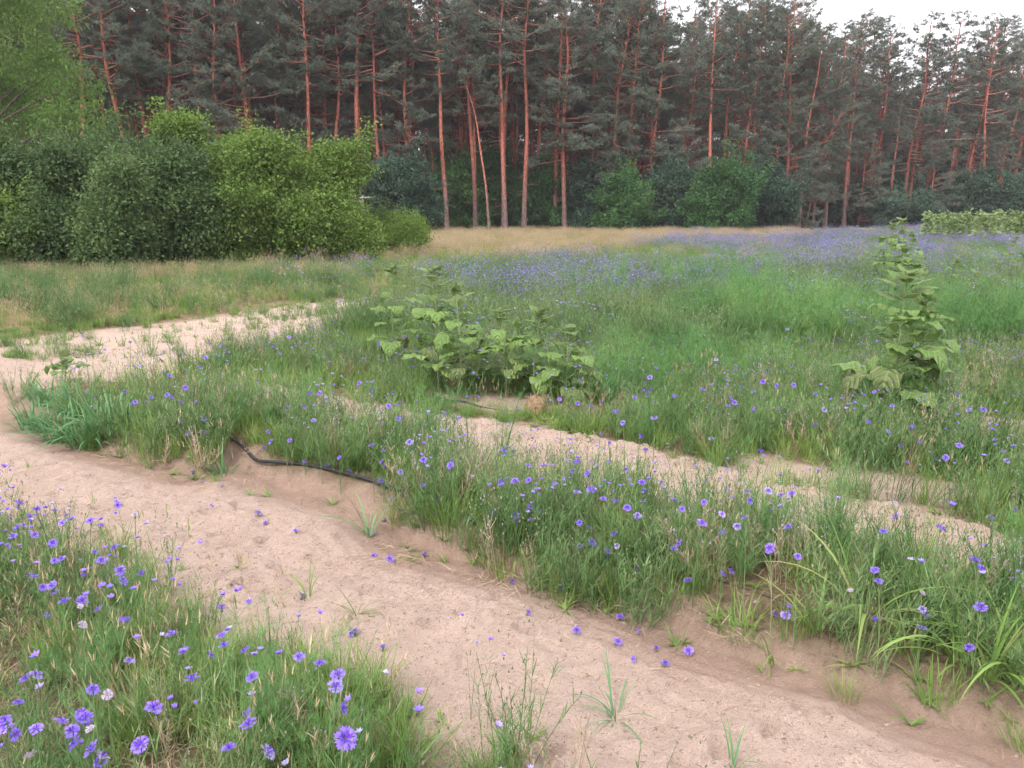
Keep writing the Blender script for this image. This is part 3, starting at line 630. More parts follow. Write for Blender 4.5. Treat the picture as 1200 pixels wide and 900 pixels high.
put('dead_stem_litter', P_lit, lists['lit'], 'tangled dead stems along the edges of the sand', .7, 1.3, 0, .08)
put('low_weeds', P_weed, lists['weed'], 'low weeds sprouting at the sand edges', .6, 1.4)
# crumbs of sand
def clod_mesh():
    import bmesh
    bm = bmesh.new(); bmesh.ops.create_icosphere(bm, subdivisions=1, radius=1)
    for q in bm.verts:
        k = U(.65, 1.2); q.co = Vector((q.co.x * k * 1.2, q.co.y * k, q.co.z * k * .6))
    me = bpy.data.meshes.new('clod'); bm.to_mesh(me); bm.free(); me.materials.append(M['clod'] if U() < .5 else M['clod_dark']); return me
P_clod = [clod_mesh() for _ in range(5)]
xs, ys, ks = [], [], []
for dens, ya, yb in ((900, 1.6, 4.2), (320, 4.2, 11)):
    x, y = cand(dens, ya, yb); u, v, s, on, n1, n2 = fields(x, y); in2 = sdf(P_S2, x, y) < 0; rut = dist_line(T1U_G, x, y) < .3
    k = U(0, 1, len(x)) < (s < .03) * np.where(in2, 1.0, np.where(rut, .12, .3 + .7 * sstep(-.2, .2, fbm(x * 2.5, y * 2.5, 301, 3)))); xs.append(x[k]); ys.append(y[k]); ks.append(np.where(in2[k], .0052, .0032))
x, y, k = np.concatenate(xs), np.concatenate(ys), np.concatenate(ks); n = len(x)
scatter('sand_clods', P_clod, x, y, U(0, 6.3, n), k * np.minimum(R.lognormal(0, .5, n), 2.2), R.integers(0, 5, n), 'small crumbling clods lying on the sandy tracks')

# ------------------------------------------------------------------ cornflowers one can pick out
def stem_mesh(h):
    b = MB(); n = 6; t = np.linspace(0, 1, n); az = U(0, 2 * PI); bend = h * U(.03, .14)
    path = np.stack([np.cos(az) * bend * t ** 2 - np.cos(az) * bend, np.sin(az) * bend * t ** 2 - np.sin(az) * bend, h * (t - 1)], 1)   # ends at the head, in the origin
    b.tube(path, np.linspace(.0019, .0013, n), 4, 0, False)
    k = max(2, int(h * 22)); tt = U(.1, .85, k); C = np.stack([np.interp(tt, t, path[:, q]) for q in range(3)], 1)
    b.blades(C, U(0, 2 * PI, k), U(.04, .09, k), U(.003, .005, k), U(.2, .7, k), U(.5, 1.3, k), 3)
    return b.mesh('stem', M['cornleaf'])
def bloom_mesh(kind):
    b = MB(); up = np.array([U(-.3, .3), U(-.3, .3), 1.0]); mats = [M['blue'], M['violet'], M['lilac'], M['white']]
    m = {'blue': 0, 'lilac': 2, 'white': 3}[kind]
    floret_ring(b, np.zeros(3), up, 9, .025, m, True, .5); floret_ring(b, np.array([0, 0, .003]), up, 6, .019, m, True, .9); floret_ring(b, np.array([0, 0, .004]), up, 7, .011, 1 if kind != 'white' else 3, True, 1.6)
    return b.mesh('bloom', mats)
def calyx_mesh():
    b = MB(); z = np.array([-.018, -.015, -.009, -.003, .002]); r = np.array([.0012, .005, .0068, .0055, .003])
    b.tube(np.stack([0 * z, 0 * z, z], 1), r, 7, 0); return b.mesh('calyx', M['cornleaf'], True)
HS = (.1, .18, .27, .36, .46)
STEMS = [[stem_mesh(h) for _ in range(3)] for h in HS]
BLOOMS = {k: [bloom_mesh(k) for _ in range(5)] for k in ('blue', 'lilac', 'white')}
CAL = calyx_mesh()
def Z(x0, y0, sc, pts): return [(x0 + a / sc, y0 + b / sc) for a, b in pts]
FL = {}
FL['near'] = Z(0, 580, 2.812, [(120, 52), (60, 30), (180, 55), (208, 95), (388, 35), (445, 70), (330, 104), (300, 90), (45, 140), (75, 105), (113, 135), (175, 160), (310, 192), (380, 177), (335, 222), (207, 215), (180, 220), (105, 275), (395, 252), (470, 262), (403, 288), (175, 300), (185, 327), (270, 352), (215, 355), (328, 378), (140, 305), (408, 418), (565, 465), (735, 467), (740, 500), (610, 520), (810, 518), (425, 552), (690, 530), (635, 612), (835, 605), (88, 610), (60, 690), (305, 645), (505, 708), (25, 760), (45, 790), (122, 775), (200, 755), (265, 725), (290, 760), (255, 822), (240, 780), (310, 840), (335, 880), (465, 828), (757, 840), (820, 762), (820, 725), (1138, 805), (1125, 705), (1115, 598), (1055, 560), (985, 540), (730, 377), (275, 268), (60, 110), (130, 45), (95, 75), (20, 745), (30, 775), (280, 742)])
FL['mid'] = Z(400, 560, 2.648, [(28, 25), (122, 15), (255, 28), (300, 70), (205, 85), (183, 122), (295, 120), (160, 100), (130, 137), (262, 205), (357, 183), (390, 173), (418, 208), (394, 200), (540, 15), (497, 15), (583, 10), (662, 22), (730, 48), (775, 40), (812, 68), (848, 76), (530, 125), (545, 118), (585, 92), (618, 105), (590, 135), (545, 140), (568, 215), (465, 110), (738, 140), (770, 158), (850, 178), (857, 213), (775, 203), (825, 233), (885, 95), (918, 128), (938, 77), (1032, 70), (1055, 98), (1030, 225), (1050, 208), (1078, 322), (915, 315), (780, 293), (820, 280), (810, 310), (930, 18), (990, 15), (680, 318), (865, 440), (920, 485)]) \
    + Z(800, 560, 2.6475, [(67, 78), (200, 50), (205, 73), (263, 42), (305, 57), (340, 53), (120, 115), (58, 145), (195, 126), (125, 174), (330, 157), (272, 220), (357, 245), (120, 300), (147, 292), (622, 170), (597, 290), (607, 325), (905, 260), (922, 285), (600, 445), (740, 472), (925, 408), (890, 530), (280, 447), (327, 400), (325, 470), (355, 450), (320, 430), (467, 545), (665, 122), (800, 160), (955, 125), (1035, 100)]) \
    + Z(400, 280, 3, [(170, 597), (165, 590), (197, 636), (107, 730), (148, 750), (145, 783), (150, 803), (207, 823), (240, 718), (290, 780), (390, 780), (385, 800), (30, 868), (137, 856), (290, 870), (565, 855), (610, 855), (660, 852), (570, 750), (605, 750), (655, 800), (750, 865), (870, 828), (805, 820), (830, 788), (880, 885), (1055, 860), (1070, 745), (940, 720)]) \
    + Z(0, 300, 3, [(1015, 533), (1070, 535), (1103, 580), (942, 620), (1020, 650), (955, 655), (927, 678), (1068, 727), (1153, 770), (1195, 710), (720, 580), (635, 585), (665, 630), (720, 622)])
FL['far'] = Z(800, 240, 2.8125, [(110, 512), (175, 550), (208, 560), (265, 585), (312, 598), (365, 595), (192, 603), (65, 612), (358, 537), (315, 675), (437, 730), (465, 678), (437, 628), (160, 650), (150, 665), (235, 678), (610, 718), (677, 750), (757, 735), (718, 798), (785, 785), (690, 665), (633, 618), (740, 852), (677, 875), (830, 840), (865, 835), (910, 795), (1065, 848), (1030, 778), (258, 815), (405, 797), (95, 775), (905, 625), (945, 680), (990, 678), (155, 640), (170, 655), (1050, 525), (370, 380), (345, 412), (540, 305)]) \
    + Z(400, 280, 3, [(1050, 697), (910, 688), (990, 648), (965, 610), (877, 592), (830, 580), (767, 565), (915, 575), (1030, 560), (1085, 490), (1105, 455), (1090, 530), (1075, 540), (1080, 555), (1065, 535), (840, 500), (1170, 555), (1100, 636), (220, 347), (130, 372), (80, 422), (250, 450), (270, 345), (65, 510), (108, 534)]) \
    + Z(0, 300, 3, [(638, 342), (725, 360), (440, 482), (515, 518), (600, 500), (575, 410), (595, 423), (650, 465), (690, 515), (465, 525), (635, 515), (1090, 487), (1127, 483), (1015, 287), (965, 270), (235, 500), (293, 282), (458, 304), (985, 345), (475, 515), (590, 490), (530, 500)])
FL['pale'] = Z(0, 580, 2.812, [(355, 662), (1105, 637), (875, 855), (270, 430), (155, 403), (265, 370), (300, 775), (330, 870), (115, 600), (100, 865)]) + Z(800, 560, 2.6475, [(522, 352), (742, 360), (742, 410), (168, 152), (228, 388), (752, 432), (835, 40)]) + Z(800, 240, 2.8125, [(268, 638), (95, 595), (235, 620), (1055, 815)]) + Z(400, 560, 2.648, [(785, 38), (918, 120), (740, 215)])
FL['fallen'] = Z(0, 580, 2.812, [(860, 75), (875, 88), (850, 68), (975, 130), (700, 45), (995, 340), (1165, 465), (890, 140)]) + Z(400, 560, 2.648, [(95, 180), (103, 247), (150, 260), (578, 435), (527, 330), (730, 478), (978, 540), (910, 568), (1078, 548), (45, 490), (855, 520), (1002, 588), (130, 550)]) + Z(0, 300, 3, [(680, 765), (712, 798), (780, 815), (410, 878)])
LAB = {'near': ('blue cornflower in the near left corner bed', 'cornflowers in the near corner bed'),
       'mid': ('blue cornflower in the long bed between the two sandy strips', 'cornflowers in the bed beside the front track'),
       'far': ('blue cornflower in the bed with the sunflowers', 'cornflowers around the sunflowers'),
       'pale': ('withered pale lilac cornflower fading among the green stems', 'withered cornflowers'),
       'fallen': ('dropped violet cornflower head lying on the front sandy track', 'flower heads dropped on the sand')}
def where_flower(zone, px, py, lb, gr):
    """which landmark the flower stands beside"""
    def cut(v, edges, words): return words[int(np.searchsorted(edges, v))]
    if zone == 'near':
        if py < 640: w = 'along the left edge at the back of the near corner bed'
        elif py < 730: w = 'in the middle of the near corner bed'
        elif px < 60: w = 'in the bunch at the left edge of the bottom corner'
        elif px < 150: w = 'in the dense bunch near the bottom left corner'
        elif px < 260: w = 'spread right of the dense corner bunch'
        else: w = 'at the grassy right tip of the near corner bed'
        return 'blue cornflower ' + w, 'cornflowers ' + w
    if zone == 'mid':
        w = cut(px, [300, 400, 470, 560, 640, 720, 800, 880, 960, 1040, 1120], ['beside the broad grass clump of the long bed', 'above the bared start of the black hose', 'where the black hose disappears in the long bed', 'below the tallest sunflower of the middle clump, in the long bed', 'in the long bed in line with the root ball', 'at the narrow middle of the long bed', 'left of the overhanging centre of the long bed', 'at the overhanging centre of the long bed', 'on the bank by the short wide grass', 'around the tall arching grass', 'between the arching grass and the right edge', 'at the right edge of the long bed'])
        w += ', back side' if py < np.interp(px, [300, 600, 900, 1200], [520, 580, 640, 700]) else ', track side'
        return 'blue cornflower ' + w, 'cornflowers ' + w
    if zone == 'far':
        w = cut(px, [150, 260, 420, 560, 700, 760, 840, 900, 960, 1030, 1080, 1130], ['over the left grass clump', 'in the bunch right of the left grass clump', 'between left track and middle sunflowers', 'at the foot of the left sunflowers', 'around the root balls', 'right of the middle sunflower clump', 'in the green strip right of the middle sunflowers', 'halfway between the two sunflower groups', 'left of the tallest sunflower, in the dark bed', 'close left of the tallest sunflower', 'at the foot of the tallest sunflower', 'close right of the tallest sunflower', 'by the right edge behind the second sandy strip'])
        w += ', front' if py > np.interp(px, [0, 500, 1200], [465, 470, 500]) else ', behind'
        return 'blue cornflower ' + w, 'cornflowers ' + w
    if zone == 'pale':
        w = cut(px, [200, 420, 800, 1000], ['near the bottom left corner', 'at the right tip of the corner bed', 'in the middle of the long bed', 'right of the bed centre', 'by the right end of the beds'])
        return 'withered pale cornflower ' + w, 'withered cornflowers ' + w
    w = cut(px, [260, 420, 560, 700, 760], ['in front of the left grass clump', 'below the bared hose', 'where the hose disappears', 'in the middle of the track', 'above the largest lone tuft', 'right of the largest lone tuft'])
    return 'dropped violet cornflower head on the sand ' + w, 'flower heads on the sand ' + w
nfl = 0
for zone, pts in FL.items():
    for (px, py) in pts:
        if zone == 'fallen':
            x, y, z = spot(px, py); hx = .012; kind = 'lilac' if U() < .3 else 'blue'
        else:
            want = {'near': .36, 'mid': .43, 'far': .47, 'pale': .38}[zone] * U(.85, 1.15)
            kind = 'blue' if U() < .9 else 'lilac'
            if zone == 'pale': kind = 'white' if U() < .6 else 'lilac'
            for hx in np.arange(want, .05, -.04):
                x, y = at(px, py, hx); x, y = float(x), float(y)
                if sand_sd(np.array([x]), np.array([y]))[0] > .02: break
            z = H1(x, y)
            if hx < .12: x, y, z = spot(px, py); hx = 0
            hx = max(hx - z, .04) if hx else .012
        lying = hx == .012; root = bpy.data.objects.new('fallen_cornflower' if lying else 'cornflower', None); COL.objects.link(root)
        root.location = (x, y, z); root.rotation_euler = (0, 0, U(0, 2 * PI)); root.empty_display_size = .02
        lb, gr = LAB['fallen'] if lying else LAB[zone]; lb, gr = where_flower('fallen' if lying else zone, px, py, lb, gr); tag(root, lb, 'flower', gr)
        k = nfl % 5
        s = U(.5, .8) * (1.1 if py > 800 else 1.0) * (.72 if kind == 'white' else 1)
        bl = ob('bloom', BLOOMS[kind][k], root, (0, 0, hx)); bl.scale = (s, s, s); bl.rotation_euler = (U(-.8, .8), U(-.8, .8), 0)
        cy = ob('calyx', CAL, root, (0, 0, hx)); cy.scale = (s, s, s)
        if lying: bl.rotation_euler = (U(.3, 1.2), 0, 0); cy.rotation_euler = bl.rotation_euler
        else:
            i = int(np.argmin([abs(q - hx) for q in HS])); st = ob('stem', STEMS[i][nfl % 3], root, (0, 0, hx)); st.scale = (1, 1, (hx + .015) / HS[i])
        if (zone, px > 400 and py > 860) == ('near', True) and px < 420 and py < 870:
            root['label'] = 'largest wide open blue cornflower by the bottom edge'; bl.data = BLOOMS['blue'][1]; bl.scale = (1.15,) * 3; bl.rotation_euler = (.55, 0, 0); root.rotation_euler = (0, 0, 0)
        nfl += 1

# ------------------------------------------------------------------ tufts of broad grass one can pick out
def blade_mesh(L, w, t0, t1, mat, seg=9):
    b = MB(); b.blades(np.zeros((1, 3)), 0, L, w, t0, t1, seg)
    V = b.v[-1]; n = len(V)
    for k in range(0, n - 1, 2):                        # keel: a middle rib below the edges
        pass
    me = b.mesh('blade', mat, True); return me
BL = {}
for nm, mat in (('bright', M['grass2']), ('blue', M['bluegrass']), ('pale', M['grass'])):
    BL[nm] = [blade_mesh(1.0, w, t0, t1, mat) for w, t0, t1 in ((.035, .1, .6), (.04, .15, 1.4), (.034, .25, 2.0), (.045, .3, 2.4), (.03, .5, 1.5), (.04, .05, .9), (.036, .8, 1.9))]
def tuft(px, py, n, L0, L1, mat, label, group, name='grass_tuft', spread=.02, wmul=1.0, flat=0.0):
    x, y, z = spot(px, py); root = bpy.data.objects.new(name, None); COL.objects.link(root); root.location = (x, y, z); root.empty_display_size = .03
    tag(root, label, 'grass', group)
    for k in range(n):
        L = U(L0, L1); a = U(0, 2 * PI); r = spread * math.sqrt(U())
        o = ob('blade', BL[mat][R.integers(0, 7)], root, (r * math.cos(a), r * math.sin(a), -.004)); wd = wmul * U(.8, 1.2) * min(1.0, .3 / L)
        o.rotation_euler = (0, flat * U(.3, 1), a + R.normal(0, .5)); o.scale = (L, wd * L, L)
# the thick clump at the left end of the long bed
for k, (px, py, n, l) in enumerate([(42, 505, 85, .32), (72, 516, 100, .37), (105, 522, 110, .4), (60, 490, 85, .33), (95, 497, 95, .36), (128, 505, 90, .35), (135, 484, 75, .3), (150, 520, 70, .3)]):
    tuft(px, py, n, l * .5, l, 'bluegrass' if False else 'blue', 'blue green grass clump ending the long bed, ' + ('leftmost of its middle row', 'leftmost of its front row', 'middle of its front row', 'left of its back row', 'centre of its middle row', 'rightmost of its middle row', 'right of its back row', 'rightmost of its front row')[k], 'grass clumps at the end of the long bed', 'grass_clump', .11, 1.35)
tuft(186, 537, 44, .15, .34, 'bright', 'bright upright grass clump hanging over the front track edge', None, 'grass_clump', .06)
tuft(262, 556, 34, .1, .24, 'blue', 'low grass clump beside the start of the black hose', None, 'grass_clump', .07)
tuft(362, 702, 9, .1, .24, 'bright', 'small upright grass tuft alone on the front track', None)
tuft(418, 722, 12, .08, .17, 'pale', 'flat spreading grass tuft beside the upright one on the track', None, flat=.5)
tuft(722, 842, 18, .12, .27, 'bluegrass' if False else 'blue', 'largest spreading grass tuft alone on the front track', None, flat=.45, wmul=.8)
tuft(860, 898, 12, .06, .16, 'blue', 'dark little grass tuft at the bottom edge of the track', None)
tuft(975, 574, 14, .06, .15, 'bright', 'bright low grass tuft in the gap of the second sandy strip', None)
tuft(432, 628, 16, .1, .34, 'blue', 'tall narrow grass tuft where the hose disappears', None)
for q, (px, py, n, l, lb) in enumerate([(1005, 770, 15, .5, 'tall arching wide grass with a drooping blade over the bank'), (950, 768, 12, .32, 'short wide grass on the bank below a cornflower cluster'), (1060, 800, 14, .3, 'leafy wide grass low on the bank near the hose'),
                                       (1120, 815, 18, .45, 'broad bladed grass with bent stalks right of the hose'), (1150, 832, 14, .36, 'pale broad grass spilling onto the sand by the right edge'), (1185, 838, 16, .5, 'broad grass cut off by the right edge'), (905, 775, 10, .22, 'thin grass creeping down the bank over the track')]):
    tuft(px, py, n, l * .4, l, 'bright' if q % 2 else 'pale', lb, 'broad grass on the right end of the bank', 'broad_grass', .03, 1.2)

# ------------------------------------------------------------------ hoses and root balls
def hose(name, pts, r, label):
    P = []
    for px, py, dz in pts: x, y, z = spot(px, py); P.append((x, y, z + r + dz))
    P = np.array(P); t = np.arange(len(P)); tt = np.linspace(0, len(P) - 1, len(P) * 8)
    Q = np.stack([np.interp(tt, t, P[:, k]) for k in range(3)], 1)
    for _ in range(6): Q[1:-1] = (Q[:-2] + 2 * Q[1:-1] + Q[2:]) / 4
    b = MB(); b.tube(Q, r, 8); tag(ob(name, b.mesh(name, M['hose'], True)), label, 'hose')
hose('drip_hose', [(268, 524, .02), (285, 533, .025), (300, 546, .02), (340, 562, .012), (380, 572, .004), (440, 588, .004), (520, 600, -.01), (640, 622, -.02), (760, 652, -.02), (900, 700, -.02), (1045, 745, -.012), (1090, 753, -.006), (1150, 765, 0), (1185, 774, -.004), (1300, 805, -.02)], .011, 'black drip hose half buried along the bed by the front track')
hose('drip_hose', [(440, 452, -.02), (478, 463, .0), (492, 467, .004), (510, 467, .006), (528, 472, .003), (545, 472, 0), (565, 478, -.012), (600, 482, -.02)], .011, 'black hose at the foot of the sunflowers')
for (px, py, r, lb) in ((629, 484, .105, 'round brown dry root ball under the sunflowers'), (668, 488, .07, 'smaller brown dry clump right of the root ball')):
    x, y, z = spot(px, py); root = bpy.data.objects.new('root_ball', None); COL.objects.link(root); root.location = (x, y, z); tag(root, lb, 'root ball')
    th, ph = np.meshgrid(np.linspace(0, PI * .58, 14), np.linspace(0, 2 * PI, 22, endpoint=False), indexing='ij')
    rr = r * (1 + .35 * fbm(np.cos(ph) * 2 + th * 2, np.sin(ph) * 2 + th, 201, 3))
    V = np.stack([rr * np.sin(th) * np.cos(ph), rr * np.sin(th) * np.sin(ph), rr * np.cos(th) * 1.25], -1).reshape(-1, 3)
    i, j = np.meshgrid(np.arange(13), np.arange(22), indexing='ij'); j2 = (j + 1) % 22
    b = MB(); b.add(V, np.stack([i * 22 + j, i * 22 + j2, (i + 1) * 22 + j2, (i + 1) * 22 + j], -1).reshape(-1, 4)); ob('soil', b.mesh('soil', M['rootball'], True), root)
    n = 160; k = R.integers(0, len(V), n); b = MB(); b.blades(V[k] * .98, np.arctan2(V[k, 1], V[k, 0]) + R.normal(0, .6, n), U(.04, .11, n), .003, U(.3, 1.3, n), U(1.6, 2.8, n), 3); ob('dead_roots', b.mesh('dead_roots', M['deadstem']), root)

# ------------------------------------------------------------------ sunflowers
def sun_leaf(droop, fold, pet, wave, mat):
    """heart-shaped leaf of length 1 on a stalk, growing along +x from the stem"""
    b = MB(); n, m = 11, 9; t = np.linspace(0, 1, n); ps = np.linspace(0, 1, 5)
    up = .55; pp = np.stack([pet * ps, 0 * ps, pet * up * ps * (1 - .35 * ps)], 1); b.tube(pp, np.linspace(.024, .014, 5), 5, 1, False)
    B = pp[-1]; w = .46 * np.sin(PI * np.clip(t, .0, 1) ** .62) ** .85 * (1 - .25 * t); w[0] = .1; w[-1] = .004
    ang = .25 - droop * t; dx = np.cos(ang) / (n - 1); dz = np.sin(ang) / (n - 1)
    cx = B[0] + np.cumsum(np.r_[0, dx[:-1]]); cz = B[2] + np.cumsum(np.r_[0, dz[:-1]])
    V = np.zeros((n, m, 3)); uu = np.linspace(-1, 1, m)
    for k in range(n):
        V[k, :, 0] = cx[k] - .14 * np.abs(uu) ** 2 * w[k] * (k < 3) * (3 - k) / 1.4
        V[k, :, 1] = uu * w[k] * (1 + .03 * np.sin(k * 9.0))
        V[k, :, 2] = cz[k] + fold * np.abs(uu) * w[k] - (fold + .12) * .8 * uu ** 2 * w[k] + wave * np.sin(k * 1.7 + uu * 2.2) * np.abs(uu) * w[k] - .01 * (np.abs(uu) < .05)
    i, j = np.meshgrid(np.arange(n - 1), np.arange(m - 1), indexing='ij')
    b.add(V.reshape(-1, 3), np.stack([i * m + j, (i + 1) * m + j, (i + 1) * m + j + 1, i * m + j + 1], -1).reshape(-1, 4), 0)
    me = b.mesh('leaf', [mat, M['sunstem']], True); q = me.attributes.new('blade_place', 'FLOAT_VECTOR', 'POINT'); pl = np.zeros((len(me.vertices), 3), np.float32); pl[:, 0] = .5; tt_, uu_ = np.meshgrid(t, uu, indexing='ij'); pl[-n * m:, 0] = uu_.ravel(); pl[-n * m:, 1] = tt_.ravel(); q.data.foreach_set('vector', pl.ravel()); return me
SL = [sun_leaf(d, f, p, w_, M['sunleaf']) for d, f, p, w_ in ((.9, .4, .5, .16), (1.4, .35, .6, .2), (1.9, .4, .5, .22), (.5, .3, .5, .2), (2.5, .35, .6, .2))]
SO = [sun_leaf(d, .3, .55, .3, M['sunold']) for d in (2.2, 2.9)]
SY = [sun_leaf(d, f, p, .05, M['sunyoung']) for d, f, p in ((.2, .6, .25), (-.4, .7, .2), (.6, .5, .3))]
def bud_mesh():
    b = MB(); z = np.array([-.3, -.2, 0, .25, .38]); r = np.array([.15, .6, .85, .6, .15]); b.tube(np.stack([0 * z, 0 * z, z], 1), r, 9, 0)
    n = 16; a = np.arange(n) * 2 * PI / n; base = np.stack([.6 * np.cos(a), .6 * np.sin(a), np.full(n, -.1)], 1); b.blades(base, a, U(.9, 1.3, n), .35, U(.5, 1, n), U(-.6, .4, n), 3); return b.mesh('bud', M['sunyoung'], True)
BUD = bud_mesh()
def sunflower(px, py, hgt, nleaf, lmax, label, group=None, buds=1, tilt=0.0, low=.12, side=0, twist=0.0):
    x, y, z = spot(px, py); root = bpy.data.objects.new('sunflower', None); COL.objects.link(root); root.location = (x, y, z); root.rotation_euler = (0, tilt, 0)
    tag(root, label, 'sunflower', group); n = 9; t = np.linspace(0, 1, n)
    bx, by = U(-.03, .03), U(-.03, .03); path = np.stack([bx * np.sin(t * 4), by * np.sin(t * 3.3), hgt * t - .02], 1)
    r0 = .004 + .0055 * hgt; b = MB(); b.tube(path, np.linspace(r0, r0 * .55, n), 8); ob('stem', b.mesh('stem', M['sunstem'], True), root)
    for k in range(nleaf):
        f = low + (1 - low) * (k + .5) / nleaf; p = [float(np.interp(f, t, path[:, q])) for q in range(3)]
        young = f > .8; old = f < low + .2 and U() < .2; me = SO[R.integers(0, 2)] if old else (SY if young else SL)[R.integers(0, 3 if young else 5)]
        o = ob('leaf', me, root, p); s = lmax * (1 - .55 * max(0, (f - .4) / .6)) * U(.6, 1.25) * (.75 + .25 * min(1, f / .25)); o.scale = (s, s * U(.85, 1.1), s)
        o.rotation_euler = (0, U(-.35, .25) - (.25 if young else 0), twist + k * 2.399 + R.normal(0, .25))
    top = path[-1]
    for k in range(13):
        o = ob('leaf', SY[k % 3], root, top - np.array([0, 0, .012 * (k % 5)])); s = lmax * U(.16, .36); o.scale = (s, s * .6, s); o.rotation_euler = (0, U(-.5, .5), k * 2.399 + .4)
    o = ob('bud', BUD, root, top + np.array([0, 0, .012])); s = .02 + .01 * U(); o.scale = (s, s, s); o.rotation_euler = (.3, .2, 0)
    for k in range(side):
        f = U(.55, .95); p = np.array([float(np.interp(f, t, path[:, q])) for q in range(3)]); a = U(0, 2 * PI); d = np.array([math.cos(a) * .07, math.sin(a) * .07, .06])
        b = MB(); b.tube(np.array([[0, 0, 0], d * .5 + [0, 0, -.01], d]), [.004, .0035, .003], 5); sh = ob('side_shoot', b.mesh('side_shoot', M['sunstem'], True), root, p)
        o = ob('bud', BUD, sh, d); s = U(.013, .02); o.scale = (s, s, s)
    return root
sunflower(1043, 500, 1.16, 36, .29, 'tallest big leaved sunflower in bud at the right of the bed', None, 1, .0, .22, 5)
sunflower(1068, 492, .98, 20, .23, 'slimmer budding sunflower behind the tallest big leaved one', None, 1, .03, .25, 3)
sunflower(468, 440, 1.06, 22, .25, 'leftmost lanky sunflower of the middle clump', None, 1, -.05, .2)
sunflower(514, 462, 1.12, 32, .26, 'tallest dense sunflower of the middle clump with bare stem foot', None, 1, -.01, .15)
sunflower(535, 470, .98, 25, .23, 'slim sunflower just right of the tallest one in the middle clump', None, 1, .03, .2)
sunflower(592, 466, .78, 22, .24, 'sunflower with pale stem in the middle of the clump', None, 1, -.03, .2)
sunflower(628, 470, .78, 24, .23, 'bushy sunflower above the round root ball', None, 1, .02, .15)
sunflower(660, 474, .66, 20, .22, 'shortest sunflower at the right of the middle clump', None, 1, .06, .1)
sunflower(76, 448, .2, 9, .2, 'stunted dark sunflower seedling beside the left track', None, 1, .1, .1)
G2 = 'sunflowers standing further back in the field'
for px, py, h, lb in ((1034, 348, 1.34, 'left stem of the sunflower trio behind the tallest one'), (1047, 344, 1.4, 'top stem of the sunflower trio behind the tallest one'), (1060, 352, 1.22, 'right stem of the sunflower trio behind the tallest one')):
    sunflower(px, py, h, 36, .28, lb, G2, 1, R.normal(0, .03), .06)
for px, py, h, lb in ((1118, 352, .75, 'yellowish young sunflower right of the tallest one'), (1140, 362, .6, 'low yellowish sunflower among grass by the right edge'), (1182, 332, 1.0, 'pale sunflower before the row by the right edge')):
    sunflower(px, py, h, 15, .24, lb, G2, 1, R.normal(0, .03), .2)
# the dense row at the back right
def row_plant(h):
    root = bpy.data.objects.new('row_sunflower', None); COL.objects.link(root)
    b = MB(); b.tube(np.array([[0, 0, -.02], [.02, .01, h * .5], [0, 0, h]]), [.014, .012, .008], 6); ob('stem', b.mesh('stem', M['sunstem'], True), root)
    n = 95; f = np.sqrt(U(.1, 1, n)); a = np.arange(n) * 2.399; el = R.normal(.1, .35, n); C = np.stack([0 * f, 0 * f, h * f], 1)
    D = np.stack([np.cos(a) * np.cos(el), np.sin(a) * np.cos(el), np.sin(el)], 1); b = MB(); b.leaves(C + D * .08, D, U(.14, .24, n) * (1.25 - .5 * f), .8, .2); ob('foliage', b.mesh('foliage', M['sunyoung']), root)
    return root
rows = [row_plant(h) for h in (1.32, 1.45, 1.2)]
for k in range(34):
    px = 1086 + (k % 17) * 11.5 + U(-4, 4); py = (289 if k < 17 else 284) + U(-1.5, 1.5)
    o = rows[k] if k < 3 else copy_tree(rows[k % 3]); x, y, z = spot(px, py); o.location = (x, y, z); o.rotation_euler = (0, 0, U(0, 6.28)); s = U(.95, 1.15); o.scale = (s, s, s)
    tag(o, 'leafy sunflower in the dense row at the back right before the forest', 'sunflower', 'sunflower row at the back of the field')

